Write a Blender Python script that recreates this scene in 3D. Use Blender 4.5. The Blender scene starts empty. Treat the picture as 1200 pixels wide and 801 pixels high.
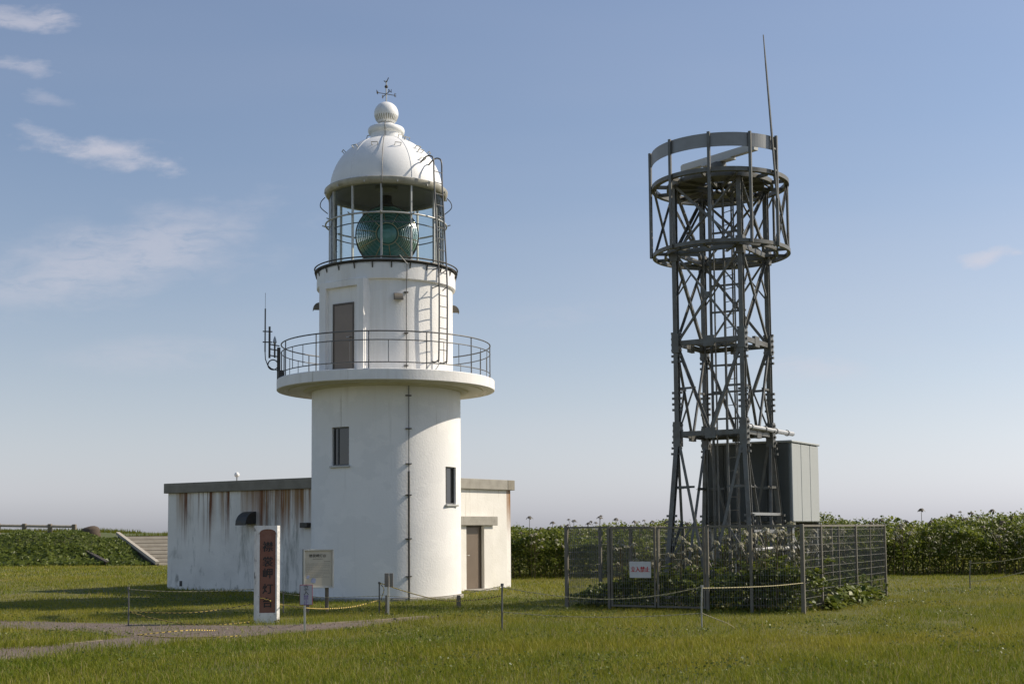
import bpy, math, random
import numpy as np
from mathutils import Matrix, Vector

random.seed(7)
rng = np.random.default_rng(11)
sin, cos, rad, pi = math.sin, math.cos, math.radians, math.pi
SC = bpy.context.scene
COL = SC.collection

# ------------------------------------------------------------------ camera
F, PW, PH, HORIZON, EYE = 1500.0, 1200.0, 801.0, 620.0, 1.7
PITCH, ROLL = rad(4.3), 0.008
SHIFT = ((HORIZON - PH / 2) - F * math.tan(PITCH)) / PW
cam = bpy.data.cameras.new('camera')
cam.sensor_width = 36.0
cam.sensor_fit = 'HORIZONTAL'
cam.lens = F / PW * 36.0
cam.shift_y = SHIFT
cam.clip_start, cam.clip_end = 0.1, 9000
camo = bpy.data.objects.new('camera', cam)
CROT = Matrix.Rotation(pi / 2 + PITCH, 3, 'X') @ Matrix.Rotation(-ROLL, 3, 'Z')
camo.matrix_world = Matrix.Translation((0, 0, EYE)) @ CROT.to_4x4()
COL.objects.link(camo)
SC.camera = camo

# ------------------------------------------------------------------ light
SUN_AZ, SUN_EL = 12.5, 38.0            # degrees from +X towards +Y, elevation
w = bpy.data.worlds.new('World')
SC.world = w
w.use_nodes = True
nt = w.node_tree
nt.nodes.clear()
N = nt.nodes.new
out = N('ShaderNodeOutputWorld')
bg = N('ShaderNodeBackground')
bg.inputs['Strength'].default_value = 0.104
sky = N('ShaderNodeTexSky')
sky.sky_type = 'NISHITA'
sky.sun_disc = False
sky.sun_elevation = rad(SUN_EL)
sky.sun_rotation = rad(90 - SUN_AZ)
sky.altitude = 0
sky.air_density = 1.0
sky.dust_density = 0.7
sky.ozone_density = 1.6
# thin cirrus mixed over the sky
tc = N('ShaderNodeTexCoord')
sep = N('ShaderNodeSeparateXYZ')
nt.links.new(tc.outputs['Generated'], sep.inputs[0])
def wmath(op, a, b=None, clamp=False):
    m = N('ShaderNodeMath'); m.operation = op; m.use_clamp = clamp
    for i, v in enumerate((a, b)):
        if v is None: continue
        if isinstance(v, (int, float)): m.inputs[i].default_value = v
        else: nt.links.new(v, m.inputs[i])
    return m.outputs[0]
zz = wmath('MAXIMUM', sep.outputs['Z'], 0.0)
den = wmath('ADD', zz, 0.16)
cx_ = wmath('DIVIDE', sep.outputs['X'], den)
cy_ = wmath('DIVIDE', sep.outputs['Y'], den)
comb = N('ShaderNodeCombineXYZ')
nt.links.new(cx_, comb.inputs[0]); nt.links.new(cy_, comb.inputs[1])
def wnoise(scale, detail, rough, dist, loc, sc, rz=0):
    mp = N('ShaderNodeMapping')
    mp.inputs['Location'].default_value = loc
    mp.inputs['Scale'].default_value = sc
    mp.inputs['Rotation'].default_value = (0, 0, rz)
    nt.links.new(comb.outputs[0], mp.inputs['Vector'])
    n = N('ShaderNodeTexNoise')
    n.inputs['Scale'].default_value = scale
    n.inputs['Detail'].default_value = detail
    n.inputs['Roughness'].default_value = rough
    n.inputs['Distortion'].default_value = dist
    nt.links.new(mp.outputs[0], n.inputs['Vector'])
    return n.outputs['Fac']
def wramp(v, lo, hi, top):
    r = N('ShaderNodeMapRange'); r.interpolation_type = 'SMOOTHSTEP'
    r.inputs['From Min'].default_value = lo
    r.inputs['From Max'].default_value = hi
    r.inputs['To Max'].default_value = top
    nt.links.new(v, r.inputs['Value'])
    return r.outputs[0]
veil = wramp(wnoise(0.55, 4, 0.5, 0.3, (3.1, 1.7, 0), (0.6, 1.5, 1), 0.25), 0.46, 0.80, 0.16)
# single wisps and veils at the bearings where they drift (u = x/y, v = z/y of the direction)
ysafe = wmath('MAXIMUM', sep.outputs['Y'], 0.05)
uu = wmath('DIVIDE', sep.outputs['X'], ysafe); vv = wmath('DIVIDE', sep.outputs['Z'], ysafe)
cuv = N('ShaderNodeCombineXYZ'); nt.links.new(uu, cuv.inputs[0]); nt.links.new(vv, cuv.inputs[1])
dn = N('ShaderNodeTexNoise'); dn.inputs['Scale'].default_value = 1.0; dn.inputs['Detail'].default_value = 8; dn.inputs['Roughness'].default_value = 0.6
dm_ = N('ShaderNodeMapping'); dm_.inputs['Scale'].default_value = (16, 38, 1); dm_.inputs['Rotation'].default_value = (0, 0, 0.15)
nt.links.new(cuv.outputs[0], dm_.inputs['Vector']); nt.links.new(dm_.outputs[0], dn.inputs['Vector'])
dsub = N('ShaderNodeVectorMath'); dsub.operation = 'SUBTRACT'; nt.links.new(dn.outputs['Color'], dsub.inputs[0]); dsub.inputs[1].default_value = (.5, .5, .5)
def wisp(u0, v0, su, sv, tilt, strength, warp=2.6):
    mp = N('ShaderNodeMapping'); mp.vector_type = 'TEXTURE'
    mp.inputs['Location'].default_value = (u0, v0, 0); mp.inputs['Rotation'].default_value = (0, 0, tilt); mp.inputs['Scale'].default_value = (su, sv, 1)
    nt.links.new(cuv.outputs[0], mp.inputs['Vector'])
    ds = N('ShaderNodeVectorMath'); ds.operation = 'SCALE'; ds.inputs['Scale'].default_value = warp; nt.links.new(dsub.outputs[0], ds.inputs[0])
    ad = N('ShaderNodeVectorMath'); ad.operation = 'ADD'; nt.links.new(mp.outputs[0], ad.inputs[0]); nt.links.new(ds.outputs[0], ad.inputs[1])
    ln = N('ShaderNodeVectorMath'); ln.operation = 'LENGTH'; nt.links.new(ad.outputs[0], ln.inputs[0])
    r = N('ShaderNodeMapRange'); r.interpolation_type = 'SMOOTHSTEP'
    r.inputs['From Min'].default_value = 1.0; r.inputs['From Max'].default_value = 0.1; r.inputs['To Min'].default_value = 0.0; r.inputs['To Max'].default_value = strength
    nt.links.new(ln.outputs['Value'], r.inputs['Value'])
    return wmath('MULTIPLY', r.outputs[0], fine)
fn = N('ShaderNodeTexNoise'); fn.inputs['Scale'].default_value = 1.0; fn.inputs['Detail'].default_value = 8; fn.inputs['Roughness'].default_value = 0.65; fn.inputs['Distortion'].default_value = 0.6
fm = N('ShaderNodeMapping'); fm.inputs['Scale'].default_value = (28, 95, 1); fm.inputs['Rotation'].default_value = (0, 0, 0.12)
nt.links.new(cuv.outputs[0], fm.inputs['Vector']); nt.links.new(fm.outputs[0], fn.inputs['Vector'])
fine = wramp(fn.outputs['Fac'], 0.18, 0.58, 1.0)
cl = veil
for W_ in ((-0.327, 0.303, 0.075, 0.019, -0.18, 0.62), (-0.372, 0.349, 0.035, 0.010, -0.25, 0.25), (-0.372, 0.318, 0.030, 0.009, -0.3, 0.36), (-0.385, 0.408, 0.070, 0.016, -0.12, 0.52), (-0.39, 0.374, 0.040, 0.013, -0.2, 0.4),
           (0.375, 0.210, 0.034, 0.009, 0.15, 0.6), (0.40, 0.213, 0.012, 0.005, 0.0, 0.4), (-0.31, 0.215, 0.17, 0.045, 0.22, 0.42, 1.3), (-0.40, 0.19, 0.09, 0.02, 0.05, 0.3, 1.0),
           (0.235, 0.125, 0.07, 0.018, -0.05, 0.28, 1.2), (-0.28, 0.14, 0.10, 0.02, 0.05, 0.2, 1.0), (0.05, 0.17, 0.12, 0.02, 0.05, 0.12, 1.0)):
    cl = wmath('MAXIMUM', cl, wisp(*W_))
mixc = N('ShaderNodeMix'); mixc.data_type = 'RGBA'
nt.links.new(cl, mixc.inputs[0])
bw = N('ShaderNodeRGBToBW'); nt.links.new(sky.outputs[0], bw.inputs[0])
hz = N('ShaderNodeVectorMath'); hz.operation = 'SCALE'; hz.inputs[0].default_value = (0.89, 0.925, 1.02)
nt.links.new(bw.outputs[0], hz.inputs['Scale'])
hf = wmath('MULTIPLY', wmath('POWER', 2.718, wmath('MULTIPLY', zz, -5.0)), 0.9)
mh = N('ShaderNodeMix'); mh.data_type = 'RGBA'
nt.links.new(hf, mh.inputs[0]); nt.links.new(sky.outputs[0], mh.inputs[6]); nt.links.new(hz.outputs[0], mh.inputs[7])
nt.links.new(mh.outputs[2], mixc.inputs[6])
mixc.inputs[7].default_value = (5.4, 5.25, 5.55, 1)
mul = N('ShaderNodeMix'); mul.data_type = 'RGBA'; mul.blend_type = 'MULTIPLY'; mul.inputs[0].default_value = 1.0
nt.links.new(mixc.outputs[2], mul.inputs[6]); mul.inputs[7].default_value = (1.01, 1.0, 1.03, 1)
nt.links.new(mul.outputs[2], bg.inputs['Color'])
nt.links.new(bg.outputs[0], out.inputs['Surface'])

sd = bpy.data.lights.new('sun', 'SUN')
sd.energy = 4.4
sd.angle = rad(0.53)
sd.color = (1.0, 0.90, 0.76)
so = bpy.data.objects.new('sun', sd)
sdir = Vector((cos(rad(SUN_EL)) * cos(rad(SUN_AZ)), cos(rad(SUN_EL)) * sin(rad(SUN_AZ)), sin(rad(SUN_EL))))
so.rotation_euler = sdir.to_track_quat('Z', 'Y').to_euler()
so.location = (30, 10, 30)
COL.objects.link(so)

vs = SC.view_settings
vs.view_transform = 'Standard'
vs.look = 'None'
vs.exposure = 0.27
vs.gamma = 1.0
vs.use_curve_mapping = False

# ------------------------------------------------------------------ helpers
def ray(px, py):
    v = Vector(((px - PW / 2) / F, (PH / 2 - py + SHIFT * PW) / F, -1.0))
    return CROT @ v
def G(px, py, z=0.0):                       # pixel -> point on a level plane
    d = ray(px, py)
    t = (z - EYE) / d.z
    return Vector((d.x * t, d.y * t, z))
def at(px, py, depth):                      # pixel -> point at world y = depth
    d = ray(px, py)
    t = depth / d.y
    return Vector((d.x * t, depth, EYE + d.z * t))

def smooth(pts, n=4):
    P = [Vector(p) for p in pts]; S = []
    for i in range(len(P) - 1):
        a, b, c, d = P[max(i - 1, 0)], P[i], P[i + 1], P[min(i + 2, len(P) - 1)]
        for k in range(n):
            t = k / n
            S.append(0.5 * (2 * b + (c - a) * t + (2 * a - 5 * b + 4 * c - d) * t * t + (3 * b - a - 3 * c + d) * t ** 3))
    return S + [P[-1]]

class MB:
    def __init__(s): s.v, s.f, s.t = [], [], []
    def add(s, vs_, fs, tint=None):
        o = len(s.v)
        s.v += [tuple(p) for p in vs_]
        s.f += [tuple(i + o for i in f) for f in fs]
        if tint is not None: s.t += [tint] * len(fs)
        return s
    def box(s, x0, x1, y0, y1, z0, z1, M=None):
        p = [Vector((x, y, z)) for z in (z0, z1) for y in (y0, y1) for x in (x0, x1)]
        if M is not None: p = [M @ q for q in p]
        return s.add(p, [(0, 2, 3, 1), (4, 5, 7, 6), (0, 1, 5, 4), (2, 6, 7, 3), (0, 4, 6, 2), (1, 3, 7, 5)])
    def bbox(s, x0, x1, y0, y1, z0, z1, b=0.01, M=None):   # chamfered box
        P = []
        for sx in (0, 1):
            for sy in (0, 1):
                for sz in (0, 1):
                    x, y, z = (x0, x1)[sx], (y0, y1)[sy], (z0, z1)[sz]
                    ix, iy, iz = (x + b, x - b)[sx], (y + b, y - b)[sy], (z + b, z - b)[sz]
                    P += [Vector((x, iy, iz)), Vector((ix, y, iz)), Vector((ix, iy, z))]
        if M is not None: P = [M @ q for q in P]
        I = lambda a, b_, c, k: (a * 4 + b_ * 2 + c) * 3 + k
        fs = []
        for a in (0, 1):
            q = [I(a, 0, 0, 0), I(a, 1, 0, 0), I(a, 1, 1, 0), I(a, 0, 1, 0)]; fs.append(tuple(q if a else q[::-1]))
            q = [I(0, a, 0, 1), I(1, a, 0, 1), I(1, a, 1, 1), I(0, a, 1, 1)]; fs.append(tuple(q[::-1] if a else q))
            q = [I(0, 0, a, 2), I(1, 0, a, 2), I(1, 1, a, 2), I(0, 1, a, 2)]; fs.append(tuple(q if a else q[::-1]))
        for a in (0, 1):
            for c in (0, 1):
                fs.append((I(a, c, 0, 0), I(a, c, 1, 0), I(a, c, 1, 1), I(a, c, 0, 1)))
                fs.append((I(a, 0, c, 0), I(a, 1, c, 0), I(a, 1, c, 2), I(a, 0, c, 2)))
                fs.append((I(0, a, c, 1), I(1, a, c, 1), I(1, a, c, 2), I(0, a, c, 2)))
                for e in (0, 1): fs.append((I(a, c, e, 0), I(a, c, e, 1), I(a, c, e, 2)))
        return s.add(P, fs)
    def path(s, pts, r, n=6, closed=False, rr=None, flat=None, tints=None):
        pts = [Vector(p) for p in pts]
        m = len(pts)
        o = len(s.v)
        up = None
        for i, p in enumerate(pts):
            a = pts[(i - 1) % m] if (closed or i > 0) else p
            b = pts[(i + 1) % m] if (closed or i < m - 1) else p
            t = (b - a).normalized()
            if up is None:
                up = Vector((0, 0, 1)) if abs(t.z) < 0.95 else Vector((1, 0, 0))
            u = t.cross(up).normalized(); up = u.cross(t).normalized()
            R = rr[i] if rr else r
            for k in range(n):
                a_ = 2 * pi * (k + 0.5) / n
                s.v.append(tuple(p + u * (R * cos(a_)) + up * (R * sin(a_))))
        for i in range(m if closed else m - 1):
            j = (i + 1) % m
            for k in range(n):
                s.f.append((o + i * n + k, o + j * n + k, o + j * n + (k + 1) % n, o + i * n + (k + 1) % n))
                if tints is not None: s.t.append(tints((i + k // 2) % 2))
        if not closed:
            s.f.append(tuple(o + k for k in range(n)))
            s.f.append(tuple(o + (m - 1) * n + k for k in reversed(range(n))))
            if tints is not None: s.t += [tints(0)] * 2
        return s
    def bar(s, a, b, w_, h_=None):          # rectangular bar between two points
        a, b = Vector(a), Vector(b)
        h_ = h_ or w_
        t = (b - a).normalized()
        up = Vector((0, 0, 1)) if abs(t.z) < 0.95 else Vector((0, 1, 0))
        u = t.cross(up).normalized() * (w_ / 2)
        v_ = u.cross(t).normalized() * (h_ / 2)
        p = [a - u - v_, a + u - v_, a + u + v_, a - u + v_, b - u - v_, b + u - v_, b + u + v_, b - u + v_]
        return s.add(p, [(0, 3, 2, 1), (4, 5, 6, 7), (0, 1, 5, 4), (1, 2, 6, 5), (2, 3, 7, 6), (3, 0, 4, 7)])
    def angle(s, a, b, w_, t_=0.012, flip=1):   # L section
        a, b = Vector(a), Vector(b)
        t = (b - a).normalized()
        up = Vector((0, 0, 1)) if abs(t.z) < 0.95 else Vector((0, 1, 0))
        u = t.cross(up).normalized()
        v_ = u.cross(t).normalized() * flip
        sec = [(0, 0), (w_, 0), (w_, t_), (t_, t_), (t_, w_), (0, w_)]
        p = [q + u * (x - w_ / 2) + v_ * (y - w_ / 2) for q in (a, b) for x, y in sec]
        fs = [tuple(range(5, -1, -1)), tuple(range(6, 12))]
        for k in range(6): fs.append((k, (k + 1) % 6, 6 + (k + 1) % 6, 6 + k))
        return s.add(p, fs)
    def lathe(s, prof, n=64, a0=0.0, a1=2 * pi, M=None, closed=False):
        full = abs(a1 - a0 - 2 * pi) < 1e-6
        m = n if full else n + 1
        o = len(s.v)
        for r, z in prof:
            for k in range(m):
                a = a0 + (a1 - a0) * k / n
                p = Vector((r * sin(a), -r * cos(a), z))
                s.v.append(tuple(M @ p if M is not None else p))
        L = len(prof)
        for i in range(L if closed else L - 1):
            j = (i + 1) % L
            for k in range(n):
                k2 = (k + 1) % m
                s.f.append((o + i * m + k, o + i * m + k2, o + j * m + k2, o + j * m + k))
        if not full and closed:
            s.f.append(tuple(o + i * m for i in range(L)))
            s.f.append(tuple(o + i * m + m - 1 for i in reversed(range(L))))
        return s
    def prism(s, poly, y0, y1, M=None):     # polygon in XZ extruded along Y
        n = len(poly)
        p = [Vector((x, y, z)) for y in (y0, y1) for x, z in poly]
        if M is not None: p = [M @ q for q in p]
        fs = [tuple(range(n)), tuple(reversed(range(n, 2 * n)))]
        for k in range(n): fs.append((k, n + k, n + (k + 1) % n, (k + 1) % n))
        return s.add(p, fs)
    def build(s, name, m, parent=None, smooth=False, loc=(0, 0, 0), rz=0.0):
        me = bpy.data.meshes.new(name)
        me.from_pydata(s.v, [], s.f)
        me.materials.append(MAT[m])
        if smooth:
            me.polygons.foreach_set('use_smooth', [True] * len(me.polygons))
            if smooth != 'all':
                try: me.set_sharp_from_angle(angle=rad(35))
                except Exception: pass
        if s.t and len(s.t) == len(s.f):
            at_ = me.attributes.new('tint', 'FLOAT', 'FACE')
            at_.data.foreach_set('value', s.t)
        me.update()
        return link(name, me, parent, loc, rz)

def link(name, me, parent=None, loc=(0, 0, 0), rz=0.0):
    o = bpy.data.objects.new(name, me)
    o.location = loc
    o.rotation_euler = (0, 0, rz)
    COL.objects.link(o)
    if parent: o.parent = parent
    return o
def tag(o, label, cat, group=None):
    o['label'] = label; o['category'] = cat
    if group: o['group'] = group
    return o
def thing(name, label, cat, loc=(0, 0, 0), rz=0.0, group=None):
    o = bpy.data.objects.new(name, None)
    o.empty_display_size = 0.2
    o.location = loc; o.rotation_euler = (0, 0, rz)
    COL.objects.link(o)
    return tag(o, label, cat, group)
def frame(o):
    return Matrix.Translation(o.location) @ Matrix.Rotation(o.rotation_euler.z, 4, 'Z')
def struct(o, kind='structure'):
    o['kind'] = kind
    return o

# ------------------------------------------------------------------ materials
MAT = {}
def material(name, col, rough=0.6, metal=0.0, var=0.0, vscale=3.0, vcol=None, bump=0.0, bscale=40.0, spec=0.5, vstretch=(1, 1, 1), vlo=0.4, vhi=0.7):
    m = bpy.data.materials.new(name); m.use_nodes = True
    t = m.node_tree; b = t.nodes['Principled BSDF']
    b.inputs['Base Color'].default_value = (*col, 1)
    b.inputs['Roughness'].default_value = rough
    b.inputs['Metallic'].default_value = metal
    b.inputs['Specular IOR Level'].default_value = spec
    tcn = t.nodes.new('ShaderNodeTexCoord')
    if var > 0:
        mp = t.nodes.new('ShaderNodeMapping'); mp.inputs['Scale'].default_value = vstretch
        t.links.new(tcn.outputs['Object'], mp.inputs['Vector'])
        n = t.nodes.new('ShaderNodeTexNoise'); n.inputs['Scale'].default_value = vscale
        n.inputs['Detail'].default_value = 6; n.inputs['Roughness'].default_value = 0.62
        t.links.new(mp.outputs[0], n.inputs['Vector'])
        r = t.nodes.new('ShaderNodeMapRange'); r.inputs['From Min'].default_value = vlo; r.inputs['From Max'].default_value = vhi
        r.inputs['To Max'].default_value = var
        t.links.new(n.outputs['Fac'], r.inputs['Value'])
        mx = t.nodes.new('ShaderNodeMix'); mx.data_type = 'RGBA'
        mx.inputs[6].default_value = (*col, 1)
        mx.inputs[7].default_value = (*(vcol or tuple(c * 0.55 for c in col)), 1)
        t.links.new(r.outputs[0], mx.inputs[0])
        t.links.new(mx.outputs[2], b.inputs['Base Color'])
    if bump > 0:
        n2 = t.nodes.new('ShaderNodeTexNoise'); n2.inputs['Scale'].default_value = bscale
        n2.inputs['Detail'].default_value = 5
        t.links.new(tcn.outputs['Object'], n2.inputs['Vector'])
        bp = t.nodes.new('ShaderNodeBump'); bp.inputs['Strength'].default_value = bump
        bp.inputs['Distance'].default_value = 0.02
        t.links.new(n2.outputs['Fac'], bp.inputs['Height'])
        t.links.new(bp.outputs[0], b.inputs['Normal'])
    MAT[name] = m
    return m

def layer(m, rgb, scale, stretch, lo, hi, amt, detail=5, zfade=None, rough=0.6, seed=0.0, xfade=None):
    """a stain layer: noise streaks of another colour over the base colour; zfade=(z0,z1): 0 at z0, full at z1"""
    t = m.node_tree; b = t.nodes['Principled BSDF']
    prev = b.inputs['Base Color'].links[0].from_socket if b.inputs['Base Color'].links else None
    tcn = t.nodes.new('ShaderNodeTexCoord')
    mp = t.nodes.new('ShaderNodeMapping'); mp.inputs['Scale'].default_value = stretch
    mp.inputs['Location'].default_value = (seed, seed * 0.7, seed * 0.3)
    t.links.new(tcn.outputs['Object'], mp.inputs['Vector'])
    n = t.nodes.new('ShaderNodeTexNoise'); n.inputs['Scale'].default_value = scale
    n.inputs['Detail'].default_value = detail; n.inputs['Roughness'].default_value = rough
    t.links.new(mp.outputs[0], n.inputs['Vector'])
    r = t.nodes.new('ShaderNodeMapRange'); r.inputs['From Min'].default_value = lo; r.inputs['From Max'].default_value = hi
    r.inputs['To Max'].default_value = amt
    t.links.new(n.outputs['Fac'], r.inputs['Value'])
    fac = r.outputs[0]
    if zfade:
        s = t.nodes.new('ShaderNodeSeparateXYZ'); t.links.new(tcn.outputs['Object'], s.inputs[0])
        # ragged end of the run-off: the fade height varies along the wall
        n3 = t.nodes.new('ShaderNodeTexNoise'); n3.inputs['Scale'].default_value = 2.3; n3.inputs['Detail'].default_value = 4
        m3 = t.nodes.new('ShaderNodeMapping'); m3.inputs['Scale'].default_value = (2, 2, 0.02)
        t.links.new(tcn.outputs['Object'], m3.inputs['Vector']); t.links.new(m3.outputs[0], n3.inputs['Vector'])
        ad = t.nodes.new('ShaderNodeMath'); ad.operation = 'MULTIPLY_ADD'
        t.links.new(n3.outputs['Fac'], ad.inputs[0]); ad.inputs[1].default_value = (zfade[1] - zfade[0]) * 1.6
        t.links.new(s.outputs['Z'], ad.inputs[2])
        off = (zfade[1] - zfade[0]) * 0.8
        rz = t.nodes.new('ShaderNodeMapRange'); rz.inputs['From Min'].default_value = zfade[0] + off; rz.inputs['From Max'].default_value = zfade[1] + off
        t.links.new(ad.outputs[0], rz.inputs['Value'])
        mu = t.nodes.new('ShaderNodeMath'); mu.operation = 'MULTIPLY'
        t.links.new(fac, mu.inputs[0]); t.links.new(rz.outputs[0], mu.inputs[1]); fac = mu.outputs[0]
    if xfade:
        s2 = t.nodes.new('ShaderNodeSeparateXYZ'); t.links.new(tcn.outputs['Object'], s2.inputs[0])
        rx = t.nodes.new('ShaderNodeMapRange'); rx.inputs['From Min'].default_value = xfade[0]; rx.inputs['From Max'].default_value = xfade[1]
        t.links.new(s2.outputs['X'], rx.inputs['Value'])
        mu2 = t.nodes.new('ShaderNodeMath'); mu2.operation = 'MULTIPLY'
        t.links.new(fac, mu2.inputs[0]); t.links.new(rx.outputs[0], mu2.inputs[1]); fac = mu2.outputs[0]
    mx = t.nodes.new('ShaderNodeMix'); mx.data_type = 'RGBA'
    t.links.new(fac, mx.inputs[0])
    if prev: t.links.new(prev, mx.inputs[6])
    else: mx.inputs[6].default_value = b.inputs['Base Color'].default_value
    mx.inputs[7].default_value = (*rgb, 1)
    t.links.new(mx.outputs[2], b.inputs['Base Color'])

def leafmat(name, dark, light, trans=0.35, accent=None, rough=0.5, spec=0.3):
    m = bpy.data.materials.new(name); m.use_nodes = True
    t = m.node_tree; t.nodes.clear()
    o = t.nodes.new('ShaderNodeOutputMaterial')
    a = t.nodes.new('ShaderNodeAttribute'); a.attribute_name = 'tint'
    r = t.nodes.new('ShaderNodeValToRGB')
    r.color_ramp.elements[0].color = (*dark, 1)
    r.color_ramp.elements[0].position = 0.0
    r.color_ramp.elements[1].color = (*light, 1)
    r.color_ramp.elements[1].position = 0.85
    if accent:
        e = r.color_ramp.elements.new(0.97); e.color = (*accent, 1)
    t.links.new(a.outputs['Fac'], r.inputs[0])
    p = t.nodes.new('ShaderNodeBsdfPrincipled'); p.inputs['Roughness'].default_value = rough
    p.inputs['Specular IOR Level'].default_value = spec
    tr = t.nodes.new('ShaderNodeBsdfTranslucent')
    mix = t.nodes.new('ShaderNodeMixShader'); mix.inputs[0].default_value = trans
    t.links.new(r.outputs[0], p.inputs['Base Color']); t.links.new(r.outputs[0], tr.inputs['Color'])
    t.links.new(p.outputs[0], mix.inputs[1]); t.links.new(tr.outputs[0], mix.inputs[2])
    t.links.new(mix.outputs[0], o.inputs['Surface'])
    MAT[name] = m

m = material('white_paint', (0.85, 0.832, 0.795), 0.62, var=0.35, vscale=0.9, vcol=(0.70, 0.70, 0.67), bump=0.25, bscale=22)
layer(m, (0.45, 0.44, 0.40), 2.2, (2.2, 2.2, 0.22), 0.60, 0.78, 0.35)
layer(m, (0.42, 0.42, 0.37), 3.5, (1, 1, 1), 0.62, 0.78, 0.45, zfade=(0.9, 0.1), seed=4)
layer(m, (0.62, 0.585, 0.52), 1.6, (2.5, 2.5, 0.12), 0.50, 0.72, 0.5, zfade=(3.9, 5.1), seed=12)
layer(m, (0.76, 0.75, 0.72), 0.8, (1, 1, 1.6), 0.50, 0.53, 0.55, detail=8, seed=21)
layer(m, (0.36, 0.31, 0.24), 1.1, (6, 6, 0.25), 0.66, 0.72, 0.5, detail=8, seed=31)
m = material('dome_paint', (0.82, 0.815, 0.79), 0.5, var=0.3, vscale=1.6, vcol=(0.6, 0.6, 0.57), bump=0.06, bscale=9)
layer(m, (0.46, 0.44, 0.38), 2.5, (2, 2, 0.3), 0.62, 0.8, 0.35)
m = material('weathered_wall', (0.85, 0.815, 0.74), 0.75, var=0.5, vscale=1.2, vcol=(0.60, 0.575, 0.52), bump=0.3, bscale=18)
layer(m, (0.26, 0.265, 0.225), 0.9, (1.5, 1.5, 0.26), 0.525, 0.625, 0.75, detail=9, rough=0.72, seed=2.0)
layer(m, (0.17, 0.17, 0.145), 2.6, (1, 1, 0.7), 0.56, 0.68, 0.75, detail=8, zfade=(1.4, 0.3), seed=6.0)
layer(m, (0.30, 0.17, 0.065), 0.8, (2.0, 2.0, 0.05), 0.50, 0.62, 0.9, detail=8, zfade=(1.7, 2.7), seed=3.3)
layer(m, (0.155, 0.055, 0.016), 1.7, (2.6, 2.6, 0.04), 0.535, 0.585, 1.0, detail=9, rough=0.7, zfade=(1.3, 2.6), seed=9.0)
layer(m, (0.20, 0.075, 0.02), 2.2, (2.6, 2.6, 0.04), 0.44, 0.56, 1.0, detail=9, rough=0.7, zfade=(1.5, 2.55), seed=14.0, xfade=(3.2, 4.4))
layer(m, (0.33, 0.20, 0.075), 1.2, (2.2, 2.2, 0.05), 0.42, 0.58, 0.75, detail=8, zfade=(1.75, 2.6), seed=17.0, xfade=(3.0, 4.4))
m = material('cream_wall', (0.78, 0.75, 0.68), 0.7, var=0.4, vscale=1.4, vcol=(0.58, 0.55, 0.47), bump=0.25, bscale=20)
layer(m, (0.34, 0.28, 0.18), 2.6, (2.2, 2.2, 0.12), 0.56, 0.72, 0.7, zfade=(1.2, 2.8), seed=5.0)
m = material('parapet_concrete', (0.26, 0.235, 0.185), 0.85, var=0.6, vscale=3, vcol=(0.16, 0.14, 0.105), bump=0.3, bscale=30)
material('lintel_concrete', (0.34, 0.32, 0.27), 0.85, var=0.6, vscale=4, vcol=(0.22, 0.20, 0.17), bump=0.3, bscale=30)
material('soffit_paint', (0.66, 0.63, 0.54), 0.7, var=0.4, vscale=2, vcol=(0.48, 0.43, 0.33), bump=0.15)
material('door_brown', (0.20, 0.155, 0.115), 0.35, 0.2, var=0.4, vscale=2, vcol=(0.15, 0.115, 0.085))
material('door_frame', (0.10, 0.08, 0.06), 0.5)
material('dark_iron', (0.055, 0.055, 0.05), 0.55, 0.3, var=0.5, vscale=9, vcol=(0.10, 0.07, 0.045))
material('rail_grey', (0.13, 0.135, 0.135), 0.5, 0.5, var=0.5, vscale=6, vcol=(0.09, 0.07, 0.055))
material('galv', (0.40, 0.40, 0.385), 0.42, 0.7, var=0.5, vscale=5, vcol=(0.27, 0.26, 0.24))
material('tower_steel', (0.15, 0.152, 0.14), 0.5, 0.4, var=0.8, vscale=5, vcol=(0.10, 0.088, 0.07))
material('visor_plate', (0.26, 0.265, 0.26), 0.5, 0.35, var=0.5, vscale=2.5, vcol=(0.19, 0.185, 0.175))
material('lamp_frame', (0.50, 0.50, 0.47), 0.45, 0.2, var=0.5, vscale=5, vcol=(0.36, 0.34, 0.29))
material('flange_metal', (0.46, 0.44, 0.37), 0.5, 0.2, var=0.6, vscale=4, vcol=(0.20, 0.18, 0.13))
material('ceiling_dark', (0.18, 0.185, 0.18), 0.6, var=0.4, vscale=2)
material('scanner_grey', (0.50, 0.50, 0.46), 0.45)
m = material('shelter_panel', (0.37, 0.385, 0.365), 0.55, var=0.35, vscale=2, vcol=(0.33, 0.34, 0.32), bump=0.05)
layer(m, (0.25, 0.2, 0.15), 3, (3, 3, 0.15), 0.62, 0.8, 0.4)
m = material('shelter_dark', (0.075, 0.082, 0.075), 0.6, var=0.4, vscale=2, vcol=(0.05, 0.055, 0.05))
material('black_rubber', (0.02, 0.02, 0.02), 0.5)
m = material('fence_metal', (0.175, 0.16, 0.125), 0.6, 0.25, var=0.6, vscale=4, vcol=(0.11, 0.09, 0.065))
material('vent_brown', (0.16, 0.14, 0.11), 0.6, var=0.4, vscale=5)
material('fence_wire', (0.19, 0.185, 0.165), 0.65, 0.2)
m = material('pillar_white', (0.76, 0.74, 0.69), 0.8, var=0.5, vscale=5, vcol=(0.45, 0.43, 0.38), bump=0.4, bscale=25)
layer(m, (0.14, 0.125, 0.11), 6, (1, 1, 0.6), 0.585, 0.65, 0.85, detail=8, rough=0.7)
m = material('pillar_red', (0.22, 0.105, 0.07), 0.8, var=0.7, vscale=5, vcol=(0.19, 0.07, 0.04), bump=0.3, bscale=40)
layer(m, (0.30, 0.18, 0.13), 3, (1, 1, 1), 0.55, 0.75, 0.45, zfade=(1.3, 1.6))
material('ink', (0.018, 0.016, 0.015), 0.6)
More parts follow.
